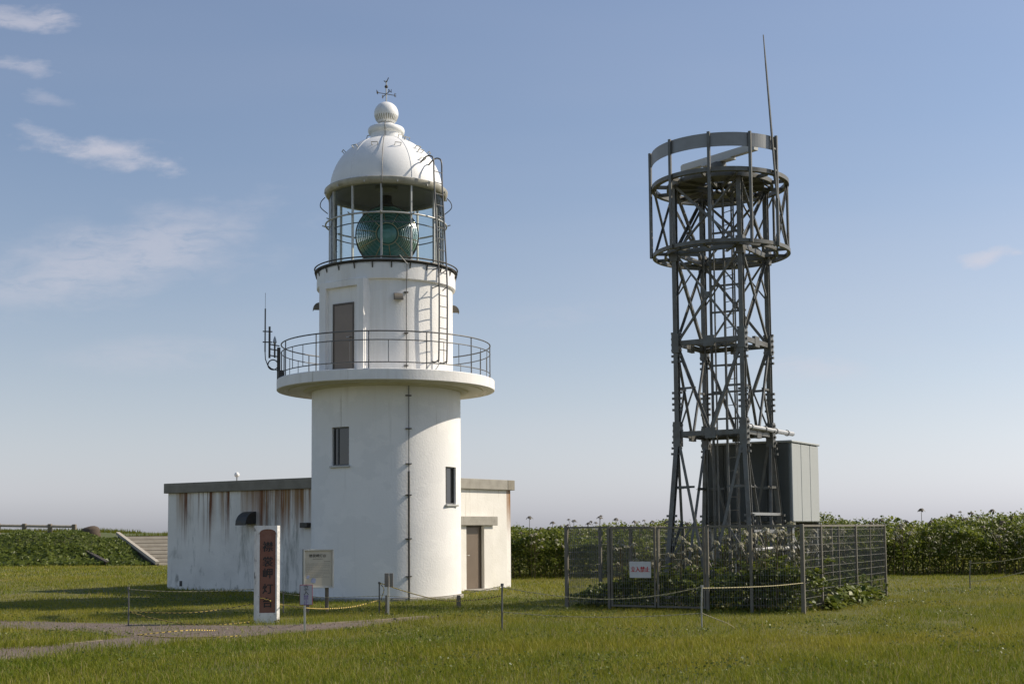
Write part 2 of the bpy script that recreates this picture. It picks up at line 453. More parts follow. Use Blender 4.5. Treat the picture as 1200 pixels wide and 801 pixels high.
material('sign_red', (0.50, 0.02, 0.03), 0.5)
material('sign_white', (0.58, 0.57, 0.56), 0.5, var=0.3, vscale=9, vcol=(0.45, 0.44, 0.43))
material('sign_grey', (0.42, 0.42, 0.45), 0.5, var=0.4, vscale=12, vcol=(0.33, 0.33, 0.37))
material('sign_purple', (0.17, 0.10, 0.30), 0.5)
material('sign_border', (0.20, 0.04, 0.06), 0.5)
material('board_cream', (0.52, 0.47, 0.37), 0.4, var=0.3, vscale=3, vcol=(0.46, 0.40, 0.30))
material('board_print', (0.30, 0.26, 0.20), 0.6)
material('board_print_pale', (0.385, 0.34, 0.265), 0.6)
material('board_blue', (0.33, 0.36, 0.48), 0.6)
material('aluminium', (0.55, 0.54, 0.50), 0.35, 0.6)
material('wood_post', (0.20, 0.165, 0.115), 0.85, var=0.7, vscale=6, vcol=(0.12, 0.095, 0.065), bump=0.4, vstretch=(3, 3, 0.4))
material('rail_wood', (0.42, 0.37, 0.29), 0.85, var=0.7, vscale=5, vcol=(0.26, 0.21, 0.15), bump=0.3)
material('grey_board', (0.22, 0.20, 0.17), 0.85, var=0.6, vscale=8, vcol=(0.13, 0.115, 0.095), vstretch=(3, 3, 0.4))
material('dark_wood', (0.06, 0.05, 0.04), 0.85, var=0.6, vscale=5)
material('stone', (0.10, 0.072, 0.048), 0.9, var=0.7, vscale=3, vcol=(0.055, 0.042, 0.032), bump=0.6, bscale=6)
material('step_concrete', (0.40, 0.36, 0.29), 0.9, var=0.6, vscale=2, vcol=(0.29, 0.25, 0.19), bump=0.3)
material('step_side', (0.10, 0.085, 0.06), 0.9, var=0.5, vscale=2)
material('kerb_pale', (0.42, 0.375, 0.30), 0.9, var=0.5, vscale=3, vcol=(0.36, 0.32, 0.26))
m = material('gravel_path', (0.135, 0.102, 0.080), 0.95, var=0.8, vscale=1.3, vcol=(0.13, 0.095, 0.068), bump=0.7, bscale=30)
layer(m, (0.09, 0.09, 0.035), 1.1, (1, 1, 1), 0.52, 0.66, 0.55, seed=3)
layer(m, (0.22, 0.18, 0.145), 60, (1, 1, 1), 0.58, 0.72, 0.6, detail=2)
m = material('lawn_soil', (0.105, 0.100, 0.020), 0.95, var=0.9, vscale=0.35, vcol=(0.080, 0.090, 0.016), bump=0.8, bscale=14)
layer(m, (0.155, 0.125, 0.038), 0.16, (1, 1.6, 1), 0.50, 0.68, 0.7, seed=7)
m = material('bank_soil', (0.065, 0.085, 0.018), 0.95, var=0.8, vscale=1.2, vcol=(0.085, 0.08, 0.03), bump=0.6, bscale=8)
leafmat('grass_blade', (0.120, 0.172, 0.014), (0.310, 0.280, 0.036), 0.36, accent=(0.36, 0.29, 0.13), spec=0.12)
leafmat('leaf_hedge', (0.060, 0.095, 0.012), (0.225, 0.250, 0.030), 0.50, accent=(0.24, 0.25, 0.06), rough=0.42)
leafmat('leaf_low', (0.045, 0.075, 0.011), (0.180, 0.205, 0.028), 0.38, accent=(0.25, 0.25, 0.08), rough=0.45)
leafmat('leaf_bank', (0.085, 0.115, 0.014), (0.165, 0.195, 0.030), 0.45, accent=(0.22, 0.25, 0.08), rough=0.42)
leafmat('pebble', (0.085, 0.066, 0.052), (0.20, 0.165, 0.135), 0.0, rough=0.9)
leafmat('stalk', (0.07, 0.062, 0.022), (0.13, 0.10, 0.05), 0.1)
leafmat('umbel', (0.14, 0.14, 0.07), (0.40, 0.37, 0.26), 0.35)
leafmat('seed_umbel', (0.07, 0.055, 0.035), (0.15, 0.12, 0.075), 0.2)
material('kerb_worn', (0.27, 0.22, 0.165), 0.95, var=0.8, vscale=5, vcol=(0.15, 0.13, 0.08))
# rope: yellow and black twist, tint 0 = black
def ropemat(name, a, b):
    m = material(name, a, 0.7)
    t = m.node_tree; at_ = t.nodes.new('ShaderNodeAttribute'); at_.attribute_name = 'tint'
    mx = t.nodes.new('ShaderNodeMix'); mx.data_type = 'RGBA'
    mx.inputs[6].default_value = (*a, 1); mx.inputs[7].default_value = (*b, 1)
    t.links.new(at_.outputs['Fac'], mx.inputs[0]); t.links.new(mx.outputs[2], t.nodes['Principled BSDF'].inputs['Base Color'])
ropemat('tiger_rope', (0.05, 0.045, 0.03), (0.60, 0.44, 0.10))
ropemat('faded_rope', (0.20, 0.18, 0.11), (0.52, 0.45, 0.24))
# clear pane: mostly see-through with a mirror sheen
def panemat(name, tint, base_refl):
    m = bpy.data.materials.new(name); m.use_nodes = True
    t = m.node_tree; t.nodes.clear()
    o = t.nodes.new('ShaderNodeOutputMaterial')
    tr = t.nodes.new('ShaderNodeBsdfTransparent'); tr.inputs[0].default_value = (*tint, 1)
    gl = t.nodes.new('ShaderNodeBsdfGlossy'); gl.inputs['Roughness'].default_value = 0.03
    fr = t.nodes.new('ShaderNodeFresnel'); fr.inputs['IOR'].default_value = 1.14
    ad = t.nodes.new('ShaderNodeMath'); ad.operation = 'ADD'; ad.use_clamp = True
    ad.inputs[1].default_value = base_refl
    t.links.new(fr.outputs[0], ad.inputs[0])
    mx = t.nodes.new('ShaderNodeMixShader')
    t.links.new(ad.outputs[0], mx.inputs[0]); t.links.new(tr.outputs[0], mx.inputs[1]); t.links.new(gl.outputs[0], mx.inputs[2])
    t.links.new(mx.outputs[0], o.inputs['Surface'])
    MAT[name] = m
panemat('lantern_glass', (0.93, 0.97, 0.95), 0.0)
m = material('window_glass', (0.012, 0.014, 0.015), 0.06, spec=0.7)
m = material('lens_glass', (0.13, 0.30, 0.245), 0.18, spec=0.6)
m.node_tree.nodes['Principled BSDF'].inputs['Transmission Weight'].default_value = 0.45
m.node_tree.nodes['Principled BSDF'].inputs['IOR'].default_value = 1.5
material('lens_ring_dark', (0.10, 0.16, 0.13), 0.3, 0.3)
material('brass', (0.30, 0.26, 0.15), 0.35, 0.8)

def text_mesh(body, size, name, m, parent, M, depth=0.004):
    cu = bpy.data.curves.new('lettering', 'FONT')
    cu.body = body; cu.size = size; cu.align_x = 'CENTER'; cu.align_y = 'CENTER'
    cu.extrude = depth / 2; cu.resolution_u = 2
    tmp = bpy.data.objects.new('tmp', cu); COL.objects.link(tmp)
    dg = bpy.context.evaluated_depsgraph_get()
    me = bpy.data.meshes.new_from_object(tmp.evaluated_get(dg))
    bpy.data.objects.remove(tmp); bpy.data.curves.remove(cu)
    me.name = name
    me.transform(M)
    me.materials.clear(); me.materials.append(MAT[m])
    return link(name, me, parent)
UPR = Matrix.Rotation(pi / 2, 4, 'X')       # text plane -> upright, facing -Y

# ------------------------------------------------------------------ ground and path
g = MB()
xs = [-4000, -600, -120] + list(np.linspace(-60, 60, 41)) + [120, 600, 4000]
ys = [-300, -40, 0] + list(np.linspace(6, 84, 40)) + [130, 600, 5000]
def gz(x, y):
    if abs(x) > 55 or y < 9 or y > 80: return 0.0
    return 0.0
g.add([(x, y, gz(x, y)) for y in ys for x in xs],
      [(j * len(xs) + i, j * len(xs) + i + 1, (j + 1) * len(xs) + i + 1, (j + 1) * len(xs) + i) for j in range(len(ys) - 1) for i in range(len(xs) - 1)])
struct(g.build('ground', 'lawn_soil'))

PATH = [(-60, 725), (0, 727), (120, 730), (220, 732), (290, 733), (380, 731), (470, 724.5), (520, 721), (522, 722), (470, 728.5), (420, 735), (330, 742), (210, 752), (140, 760), (0, 777), (-60, 783)]
WEDGE = [(-60, 737), (0, 736), (100, 740), (156, 746), (65, 756), (0, 760), (-60, 763)]
def gp(pl): return [tuple(G(*p)) for p in pl]
PW_, WW_ = gp(PATH), gp(WEDGE)
up = gp([(-60, 725), (0, 727), (120, 730), (220, 732), (290, 733)]); 
def sheet(polys, z):
    mb = MB()
    for pl in polys: mb.add([(x, y, z) for x, y, _ in pl], [tuple(reversed(range(len(pl))))])
    return mb
A = gp([(-60, 725), (0, 727), (100, 729.5), (156, 731), (156, 746), (100, 740), (0, 736), (-60, 737)])
B = gp([(156, 746), (65, 756), (0, 760), (-60, 763), (-60, 783), (0, 777), (140, 760), (156, 758)][::-1])
Cc = gp([(156, 731), (220, 732), (290, 733), (290, 745.5), (210, 752), (156, 758), (156, 746)])
D = gp([(290, 733), (380, 731), (470, 724.5), (520, 721), (522, 722), (470, 728.5), (420, 735), (330, 742), (290, 745.5)])
struct(sheet([A, B, Cc, D], 0.004).build('path', 'gravel_path'))
kb = MB()
def kerb(pl, w_=0.07, h=0.05):
    pts = [G(*p) for p in pl]
    for a, b in zip(pts, pts[1:]):
        kb.bar(a + Vector((0, 0, h / 2 - 0.01)), b + Vector((0, 0, h / 2 - 0.01)), w_, h)
kerb([(-60, 762), (0, 759.5), (65, 755.5), (120, 750)], 0.04, 0.022)
kerb([(376, 731), (440, 727), (500, 722.3)], 0.05, 0.035)
struct(kb.build('path_kerb', 'kerb_worn'))

# ------------------------------------------------------------------ lighthouse
DC = 32.6
LC = at(453, 620, DC); LC.z = 0
LAZ = math.atan2(-LC.x, LC.y)
lh = thing('lighthouse', 'white round lighthouse with railed gallery, glass lantern and domed top', 'lighthouse', LC, LAZ)
def cyl(phi, r, z=0.0): return Vector((r * sin(phi), -r * cos(phi), z))
def rot(phi): return Matrix.Rotation(phi, 4, 'Z')

def wall_cyl(R, z0, z1, holes, depth, name, m, n=96, zs=()):
    angs = sorted(set([round(2 * pi * k / n - pi, 5) for k in range(n)]))
    for a0, a1, h0, h1 in holes:
        angs = [a for a in angs if not (a0 - 0.02 < a < a0 + 0.02 or a1 - 0.02 < a < a1 + 0.02)] + [a0, a1]
    angs = sorted(set(angs)); zl = sorted(set([z0, z1] + [h for H in holes for h in H[2:]] + list(zs)))
    mb = MB(); na = len(angs)
    for z in zl:
        for a in angs: mb.v.append(tuple(cyl(a, R, z)))
    for i in range(len(zl) - 1):
        for k in range(na):
            a, b = angs[k], angs[(k + 1) % na]
            if k == na - 1: b += 2 * pi
            am, zm = (a + b) / 2, (zl[i] + zl[i + 1]) / 2
            if any(H[0] < am < H[1] and H[2] < zm < H[3] for H in holes): continue
            k2 = (k + 1) % na
            mb.f.append((i * na + k, i * na + k2, (i + 1) * na + k2, (i + 1) * na + k))
    for a0, a1, h0, h1 in holes:
        seg = [a for a in angs if a0 <= a <= a1]
        o_ = [cyl(a, R, h) for h in (h0, h1) for a in seg]
        i_ = [cyl(a, R - depth, h) for h in (h0, h1) for a in seg]
        s_ = len(seg); b = len(mb.v)
        mb.v += [tuple(p) for p in o_ + i_]
        for k in range(s_ - 1):
            mb.f.append((b + k, b + 2 * s_ + k, b + 2 * s_ + k + 1, b + k + 1))
            mb.f.append((b + s_ + k + 1, b + 3 * s_ + k + 1, b + 3 * s_ + k, b + s_ + k))
        mb.f.append((b, b + s_, b + 3 * s_, b + 2 * s_))
        e = s_ - 1
        mb.f.append((b + e, b + 2 * s_ + e, b + 3 * s_ + e, b + s_ + e))
    return mb.build(name, m, lh, smooth=True)

RS = 1.89
def zat(py, depth): return at(453, py, depth).z
WL = (rad(-44.5), rad(-28.5), zat(545, DC - 1.5), zat(500, DC - 1.5))
WR = (rad(50.0), rad(66.0), zat(591, DC - 1.0), zat(547, DC - 1.0))
wall_cyl(RS, -0.1, 5.20, [WL, WR], 0.16, 'tower_wall', 'white_paint', zs=(1.3, 2.6))
fo = MB().lathe([(RS + 0.06, -0.1), (RS + 0.06, 0.07), (RS + 0.003, 0.10)], 72)
fo.build('footing', 'lintel_concrete', lh, smooth=True)
for a0, a1, h0, h1 in (WL, WR):
    am = (a0 + a1) / 2; r = RS - 0.10; hw = r * math.tan((a1 - a0) / 2) * 1.03
    M = rot(am) @ Matrix.Translation((0, -RS + 0.085, 0))
    wf = MB()
    t_ = 0.035
    wf.box(-hw, -hw + t_, -0.02, 0.04, h0, h1, M).box(hw - t_, hw, -0.02, 0.04, h0, h1, M)
    wf.box(-hw + t_, hw - t_, -0.02, 0.04, h0, h0 + t_, M).box(-hw + t_, hw - t_, -0.02, 0.04, h1 - t_, h1, M)
    wf.box(-hw + 0.13, -hw + 0.155, -0.012, 0.03, h0 + t_, h1 - t_, M)
    wn = wf.build('window', 'rail_grey', lh)
    MB().box(-hw + t_, hw - t_, 0.012, 0.02, h0 + t_, h1 - t_, M).build('pane', 'window_glass', wn)
    MB().bbox(-hw - 0.04, hw + 0.04, -0.13, -0.022, h0 - 0.05, h0 - 0.001, 0.008, M).build('sill', 'lamp_frame', wn)

# gallery deck
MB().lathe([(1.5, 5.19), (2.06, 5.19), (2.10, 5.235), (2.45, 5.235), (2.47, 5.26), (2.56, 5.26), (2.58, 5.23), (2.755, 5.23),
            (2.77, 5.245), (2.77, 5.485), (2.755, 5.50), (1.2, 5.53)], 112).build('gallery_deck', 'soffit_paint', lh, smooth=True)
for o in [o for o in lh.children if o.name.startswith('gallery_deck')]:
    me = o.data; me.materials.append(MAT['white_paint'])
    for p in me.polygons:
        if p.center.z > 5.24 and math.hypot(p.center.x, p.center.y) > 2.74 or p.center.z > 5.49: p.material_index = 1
# upper drum with portal
RU = 1.70
wall_cyl(RU, 5.50, 7.82, [], 0.1, 'upper_drum', 'white_paint', zs=(6.2, 7))
MB().lathe([(1.5, 7.80), (1.76, 7.80), (1.775, 7.815), (1.775, 8.16), (1.74, 8.20), (1.0, 8.22)], 112).build('cornice', 'white_paint', lh, smooth=True)
PA = rad(-38); MP = rot(PA)
pt = MB()
yo, yi = -1.80, -1.35
pw, iw = 0.70, 0.50
zt_, zi = 7.797, 7.66
pt.box(-pw, -iw, yo, yi, 5.49, zt_, MP).box(iw, pw, yo, yi, 5.49, zt_, MP).box(-iw, iw, yo, yi, zi, zt_, MP)
pt.box(-iw, iw, yo + 0.10, yi, 5.49, zi, MP)
portal = pt.build('portal', 'white_paint', lh)
dh = 7.28
df = MB()
df.box(-0.33, -0.295, -1.725, -1.68, 5.54, dh, MP).box(0.295, 0.33, -1.725, -1.68, 5.54, dh, MP).box(-0.295, 0.295, -1.725, -1.68, dh - 0.04, dh, MP)
df.build('door_frame', 'door_frame', lh)
dr = MB().bbox(-0.294, 0.294, -1.712, -1.66, 5.56, dh - 0.042, 0.006, MP).build('door', 'door_brown', lh)
hn = MB(); hn.path([MP @ Vector((0.24, -1.715, 6.42)), MP @ Vector((0.24, -1.77, 6.42)), MP @ Vector((0.15, -1.77, 6.42))], 0.012, 6)
hn.build('handle', 'galv', dr)
MB().bbox(-0.42, 0.42, -1.96, -1.66, 5.505, 5.56, 0.01, MP).build('door_step', 'lintel_concrete', lh)
# vent hoods on the drum
def hood(mb, M, w_, d_, h_, n=6):
    pts = [(0.0, 0.0)] + [(-d_ * sin(pi / 2 * k / n), h_ * cos(pi / 2 * k / n) - h_) for k in range(n + 1)] + [(-d_, -h_ - 0.03), (-d_ + 0.015, -h_ - 0.03), (-d_ + 0.015, -h_), (0, -h_)]
    pts = pts[1:]
    P = [M @ Vector((x, y, z)) for x in (-w_ / 2, w_ / 2) for y, z in pts]
    k = len(pts)
    fs = [tuple(range(k)), tuple(reversed(range(k, 2 * k)))] + [(i, k + i, k + (i + 1) % k, (i + 1) % k) for i in range(k)]
    mb.add(P, fs)
zv = zat(343, DC - RU)
for a in (-84, 9.5, 92, 172):
    mb = MB(); hood(mb, rot(rad(a)) @ Matrix.Translation((0, -RU, zv)), 0.21, 0.17, 0.16)
    mb.build('vent_hood', 'vent_brown', lh)

# gallery railing
RR = 2.66
for z, r in ((6.40, 0.017), (6.19, 0.013), (5.66, 0.013)):
    MB().path([cyl(2 * pi * k / 96, RR, z) for k in range(96)], r, 6, closed=True).build('handrail', 'rail_grey', lh, smooth='all')
for k in range(36):
    a = rad(-9 + 10 * k)
    if k % 3 == 0: MB().path([cyl(a, RR, 5.49), cyl(a, RR, 6.39)], 0.014, 6).build('railing_post', 'rail_grey', lh)
    else: MB().path([cyl(a, RR, 5.665), cyl(a, RR, 6.185)], 0.009, 5).build('baluster', 'rail_grey', lh)

# lantern
RL, ZG0, ZG1 = 1.456, 8.24, 10.12
lr = MB().lathe([(1.40, 8.215), (1.83, 8.215), (1.835, 8.23), (1.83, 8.245), (1.40, 8.262)], 96)
lr.build('lantern_walkway', 'dark_iron', lh, smooth=True)
mb = MB()
for k in range(24):
    a = 2 * pi * k / 24 + 0.07
    mb.bar(cyl(a, 1.772, 8.06), cyl(a, 1.82, 8.21), 0.03, 0.03)
mb.build('walkway_bracket', 'dark_iron', lh)['kind'] = 'stuff'
MB().path([cyl(2 * pi * k / 96, 1.83, 8.30) for k in range(96)], 0.018, 6, closed=True).build('walkway_rail', 'dark_iron', lh, smooth='all')
MB().lathe([(RL - 0.08, 8.245), (RL + 0.03, 8.25), (RL + 0.03, 8.33), (RL - 0.02, 8.34)], 72).build('lantern_sill', 'lamp_frame', lh, smooth=True)
for k in range(12):
    a = rad(-5 + 30 * k)
    MB().box(-0.018, 0.018, -RL - 0.028, -RL + 0.03, 8.33, ZG1 + 0.02, rot(a)).build('mullion', 'lamp_frame', lh)
    mb = MB(); d_ = rad(0.9)
    n_ = 5
    mb.lathe([(RL - 0.004, 8.33), (RL - 0.004, ZG1)], n_, a + d_, a + rad(30) - d_)
    mb.build('glass_pane', 'lantern_glass', lh, smooth='all')
    MB().lathe([(RL - 0.018, 9.19), (RL - 0.006, 9.19), (RL - 0.006, 9.215), (RL - 0.018, 9.215)], 6, a + d_, a + rad(30) - d_, closed=True).build('glazing_bar', 'rail_grey', lh)
# outside hand ring at mid height with prongs
zr = zat(254, DC - RL - 0.1)
MB().path([cyl(2 * pi * k / 72, RL + 0.10, zr) for k in range(72)], 0.022, 6, closed=True).build('hand_ring', 'lamp_frame', lh, smooth='all')
for k in range(12):
    a = rad(-5 + 30 * k)
    MB().path([cyl(a, RL + 0.02, zr), cyl(a, RL + 0.10, zr), cyl(a, RL + 0.2, zr + 0.03)], 0.015, 5).build('ring_bracket', 'lamp_frame', lh)
# ceiling of the lantern, flange and dome
MB().lathe([(RL + 0.0, 10.10), (RL - 0.12, 10.09), (RL - 0.16, 10.17), (0.7, 10.45), (0.30, 10.5), (0.28, 10.30), (0.0, 10.30)], 72).build('lantern_ceiling', 'ceiling_dark', lh, smooth=True)
MB().lathe([(RL - 0.02, 10.095), (1.53, 10.10), (1.56, 10.13), (1.585, 10.18), (1.59, 10.235), (1.57, 10.255), (1.53, 10.235), (1.47, 10.22), (1.44, 10.25)], 112).build('flange', 'flange_metal', lh, smooth=True)
for k in range(12):
    a = rad(10 + 30 * k)
    MB().box(-0.012, 0.012, -1.605, -1.5, 10.115, 10.16, rot(a)).build('flange_bracket', 'lamp_frame', lh)
RD, ZD = 1.45, 10.24
dp = [(RD * cos(t), ZD + RD * 0.985 * sin(t)) for t in np.linspace(0, math.acos(0.38 / RD), 26)]
MB().lathe(dp, 112).build('dome', 'dome_paint', lh, smooth='all')
ztop = dp[-1][1]
nk = [(0.41, ztop - 0.06), (0.41, ztop + 0.13), (0.43, ztop + 0.15)] + [(0.42 + 0.055 * cos(t), ztop + 0.235 + 0.085 * sin(t)) for t in np.linspace(-1.4, 1.4, 9)] + [(0.30, ztop + 0.345), (0.21, ztop + 0.36), (0.21, ztop + 0.42)]
MB().lathe(nk, 56).build('ventilator_neck', 'dome_paint', lh, smooth=True)
RB = 0.315; ZB = ztop + 0.40 + RB * 0.93
ball = MB().lathe([(RB * cos(t), ZB + RB * sin(t)) for t in np.linspace(-1.2, pi / 2, 26)], 48).build('ventilator_ball', 'dome_paint', lh, smooth='all')
for k in range(30):
    a = 2 * pi * k / 30; mb = MB()
    for q in range(3):
        t0, t1 = rad(-12 - 9 * q), rad(-12 - 9 * (q + 1))
        r_ = RB + 0.002
        mb.add([cyl(a - 0.045, r_ * cos(t0), ZB + r_ * sin(t0)), cyl(a + 0.045, r_ * cos(t0), ZB + r_ * sin(t0)),
                cyl(a + 0.045, r_ * cos(t1), ZB + r_ * sin(t1)), cyl(a - 0.045, r_ * cos(t1), ZB + r_ * sin(t1))], [(0, 1, 2, 3)])
    mb.build('vent_slot', 'flange_metal', ball)
# ears on the neck, handholds on the dome
for a in (-88, 88, 0.1 + 180):
    M = rot(rad(a))
    MB().path([M @ Vector((0, -0.40, ztop + 0.12)), M @ Vector((0, -0.49, ztop + 0.10)), M @ Vector((0, -0.51, ztop + 0.02)), M @ Vector((0, -0.46, ztop - 0.04))], 0.014, 5).build('lifting_eye', 'lamp_frame', lh)
def dome_pt(a, el, off=0.0):
    return cyl(a, (RD + off) * cos(el), ZD + (RD + off) * 0.985 * sin(el))
holds = [(rad(-75 + 30 * k), rad(41)) for k in range(12)] + [(rad(42), rad(58)), (rad(46), rad(36)), (rad(43), rad(25)), (rad(38), rad(66))]
for a, el in holds:
    mb = MB(); s_ = 0.075
    da = s_ / (RD * cos(el))
    mb.path([dome_pt(a - da, el, 0.0), dome_pt(a - da, el, 0.085), dome_pt(a + da, el, 0.085), dome_pt(a + da, el, 0.0)], 0.012, 5)
    mb.build('handhold', 'flange_metal', lh)
# dome seams as thin proud straps
for a in (rad(-38), rad(26), rad(90), rad(154), rad(218)):
    MB().path([dome_pt(a, t, 0.002) for t in np.linspace(0.02, 1.28, 20)], 0.008, 4).build('dome_seam', 'dome_paint', lh)
# lightning conductor cable down the front
ca = rad(-4)
mb = MB().path([cyl(ca, 0.22, ztop + 0.40), cyl(ca, 0.49, ztop + 0.32), cyl(ca, 0.50, ztop + 0.2), cyl(ca, 0.44, ztop)] + [dome_pt(ca, t, 0.04) for t in np.linspace(1.22, 0.05, 14)] + [cyl(ca, 1.62, 10.25), cyl(ca, 1.61, 10.1), cyl(ca, RL + 0.05, 9.98)], 0.011, 5)
mb.build('conductor_cable', 'rail_grey', lh)
cb = rad(16)
mb = MB().path([cyl(ca, RL + 0.05, 9.98), cyl(ca, RL + 0.05, 8.4)], 0.009, 5).build('conductor_cable', 'lamp_frame', lh)
mb = MB().path([cyl(rad(9), RL + 0.06, 8.34), cyl(rad(10), 1.86, 8.33), cyl(cb, 1.83, 8.15), cyl(cb, 1.80, 7.8), cyl(cb, 1.76, 7.55), cyl(cb, 1.75, 5.55)], 0.012, 5).build('conductor_cable', 'rail_grey', lh)
MB().path([cyl(cb, 1.95, 5.19), cyl(cb, 1.945, 3.1)], 0.012, 5).build('conductor_cable', 'rail_grey', lh)
MB().path([cyl(cb, 1.94, 3.12), cyl(cb, 1.94, 0.0)], 0.024, 6).build('conduit', 'dark_iron', lh)
for z in (4.95, 4.15, 3.3, 2.55, 1.5, 0.6):
    MB().box(-0.07, 0.07, -1.95, -1.88, z - 0.012, z + 0.012, rot(cb)).build('cable_clip', 'dark_iron', lh)
for z in (7.5, 6.5, 5.7):
    MB().box(-0.05, 0.05, -1.765, -1.69, z - 0.012, z + 0.012, rot(cb)).build('cable_clip', 'dark_iron', lh)
# wind vane
vz = ZB + RB
MB().path([(0, 0, vz - 0.02), (0, 0, vz + 0.58)], 0.016, 6).build('vane_rod', 'lamp_frame', lh)
MB().lathe([(0, vz + 0.36), (0.045, vz + 0.40), (0.045, vz + 0.43), (0, vz + 0.47)], 12).build('vane_hub', 'dark_iron', lh)
va = rad(22)
for k, ch in enumerate('NESW'):
    a = va + k * pi / 2
    arm = MB().path([(0, 0, vz + 0.22), cyl(a, 0.26, vz + 0.22)], 0.010, 5).build('vane_arm', 'dark_iron', lh)
    p = cyl(a, 0.25, vz + 0.22)
    text_mesh(ch, 0.13, 'compass_letter', 'dark_iron', arm, Matrix.Translation(p) @ Matrix.Rotation(a * 0.25, 4, 'Z') @ UPR, 0.012)
MB().path([cyl(rad(35), 0.10, vz + 0.63), (0, 0, vz + 0.52), cyl(rad(215), 0.10, vz + 0.60)], 0.012, 5).build('vane_arrow', 'dark_iron', lh)
# ladder on the lantern
la = rad(46)
def lad(s_): # one stringer; s_ sideways offset
    ML = rot(la)
    return [ML @ Vector((s_, y, z)) for y, z in ((-1.30, 10.72), (-1.52, 10.86), (-1.70, 10.84), (-1.78, 10.70), (-1.795, 10.2), (-1.90, 8.6), (-1.95, 7.6), (-1.93, 5.98), (-1.89, 5.86), (-1.80, 5.83), (-1.70, 5.85))]
ladder_rails = []
lr_ = MB().path(smooth(lad(-0.15)), 0.021, 6).path(smooth(lad(0.15)), 0.021, 6).build('ladder', 'rail_grey', lh, smooth='all')
ZL = [(10.2, -1.795), (8.6, -1.90), (7.6, -1.95), (5.98, -1.93)]
for k in range(17):
    z = 10.45 - k * 0.27
    y = float(np.interp(z, [q[0] for q in ZL[::-1]], [q[1] for q in ZL[::-1]]))
    MB().path([rot(la) @ Vector((-0.15, y, z)), rot(la) @ Vector((0.15, y, z))], 0.012, 5).build('rung', 'rail_grey', lr_)
for z in (7.7, 8.12):
    MB().path([rot(la) @ Vector((-0.15, -1.93, z)), rot(la) @ Vector((-0.2, -1.75, z - 0.05))], 0.014, 5).path([rot(la) @ Vector((0.15, -1.93, z)), rot(la) @ Vector((0.2, -1.75, z - 0.05))], 0.014, 5).build('ladder_bracket', 'rail_grey', lr_)
# side loops on the lantern
for a in (-88, 84):
    M = rot(rad(a))
    MB().path(smooth([M @ Vector((0, -1.57, 10.08)), M @ Vector((0, -1.67, 9.97)), M @ Vector((0, -1.68, 9.83)), M @ Vector((0, -1.5, 9.68))]), 0.012, 5).build('lifting_eye', 'rail_grey', lh)
# Fresnel lens
ZLN = zat(277, DC)
lens = MB()
ML = Matrix.Translation((0.02, 0, ZLN)) @ Matrix.Rotation(rad(-86), 4, 'X')
prof = [(0.0, 0.36), (0.12, 0.35), (0.24, 0.31), (0.27, 0.27)]
nr = 11
for k in range(nr):
    r0, r1 = 0.29 + 0.5 * k / nr, 0.29 + 0.5 * (k + 1) / nr
    y0 = 0.27 - 0.19 * ((r0 - 0.29) / 0.5) ** 2
    prof += [(r0, y0 - 0.022), (r0 + 0.008, y0 + 0.022), (r1 - 0.004, y0 - 0.014)]
prof += [(0.79, 0.06), (0.79, -0.06)]
lens = MB()
for s_ in (1, -1):
    # local z of the lathe points towards the viewer after the tilt
    lens.lathe([(r, s_ * z) for r, z in prof], 48, M=Matrix.Translation((0.02, 0, ZLN)) @ Matrix.Rotation(rad(90), 4, 'X'))
lens_o = lens.build('lens', 'lens_glass', lh)
R90 = Matrix.Translation((0.02, 0, ZLN)) @ Matrix.Rotation(rad(90), 4, 'X')
for s_ in (1, -1):
    for k in range(10):
        a = 2 * pi * k / 10 + 0.15
        pts = [R90 @ Vector((r * sin(a), -r * cos(a), s_ * (0.30 - 0.20 * max(0, (r - 0.29) / 0.5) ** 2))) for r in (0.29, 0.42, 0.55, 0.68, 0.79)]
        MB().path(pts, 0.012, 4).build('lens_spoke', 'brass', lens_o)
    MB().path([R90 @ Vector((0.285 * sin(t), 0.285 * cos(t), s_ * 0.30)) for t in np.linspace(0, 2 * pi, 33)[:-1]], 0.014, 5, closed=True).build('lens_ring', 'brass', lens_o)
    MB().path([R90 @ Vector((0.80 * sin(t), 0.80 * cos(t), s_ * 0.07)) for t in np.linspace(0, 2 * pi, 49)[:-1]], 0.02, 5, closed=True).build('lens_ring', 'dark_iron', lens_o)
for s_ in (1, -1):
    for k in range(2, nr, 2):
        r0 = 0.29 + 0.5 * k / nr
        MB().path([R90 @ Vector((r0 * sin(t), r0 * cos(t), s_ * (0.285 - 0.19 * ((r0 - 0.29) / 0.5) ** 2))) for t in np.linspace(0, 2 * pi, 41)[:-1]], 0.0075, 4, closed=True).build('prism_ring', 'lens_ring_dark', lens_o)
MB().lathe([(0.55, 8.25), (0.5, 8.32), (0.3, 8.36), (0.3, ZLN - 0.7), (0.36, ZLN - 0.66), (0, ZLN - 0.66)], 32).build('lens_pedestal', 'dark_iron', lh, smooth=True)
MB().lathe([(0, ZLN + 0.76), (0.16, ZLN + 0.76), (0.20, ZLN + 0.80), (0.14, ZLN + 0.9), (0.14, 10.32)], 32).build('lens_cap', 'dark_iron', lh, smooth=True)
MB().lathe([(0, 8.243), (RL - 0.09, 8.243), (RL - 0.09, 8.255), (0, 8.255)], 48).build('lantern_floor', 'ceiling_dark', lh)

# the lantern storey is a little taller than the sections above were drawn: stretch everything above the portal
for o in lh.children_recursive:
    if o.name.startswith(('lens', 'prism')): continue
    co = np.empty(len(o.data.vertices) * 3); o.data.vertices.foreach_get('co', co); co = co.reshape(-1, 3)
    hi = co[:, 2] > 7.4; co[hi, 2] += 0.063 * (np.minimum(co[hi, 2], 10.3) - 7.4)
    o.data.vertices.foreach_set('co', co.ravel()); o.data.update()

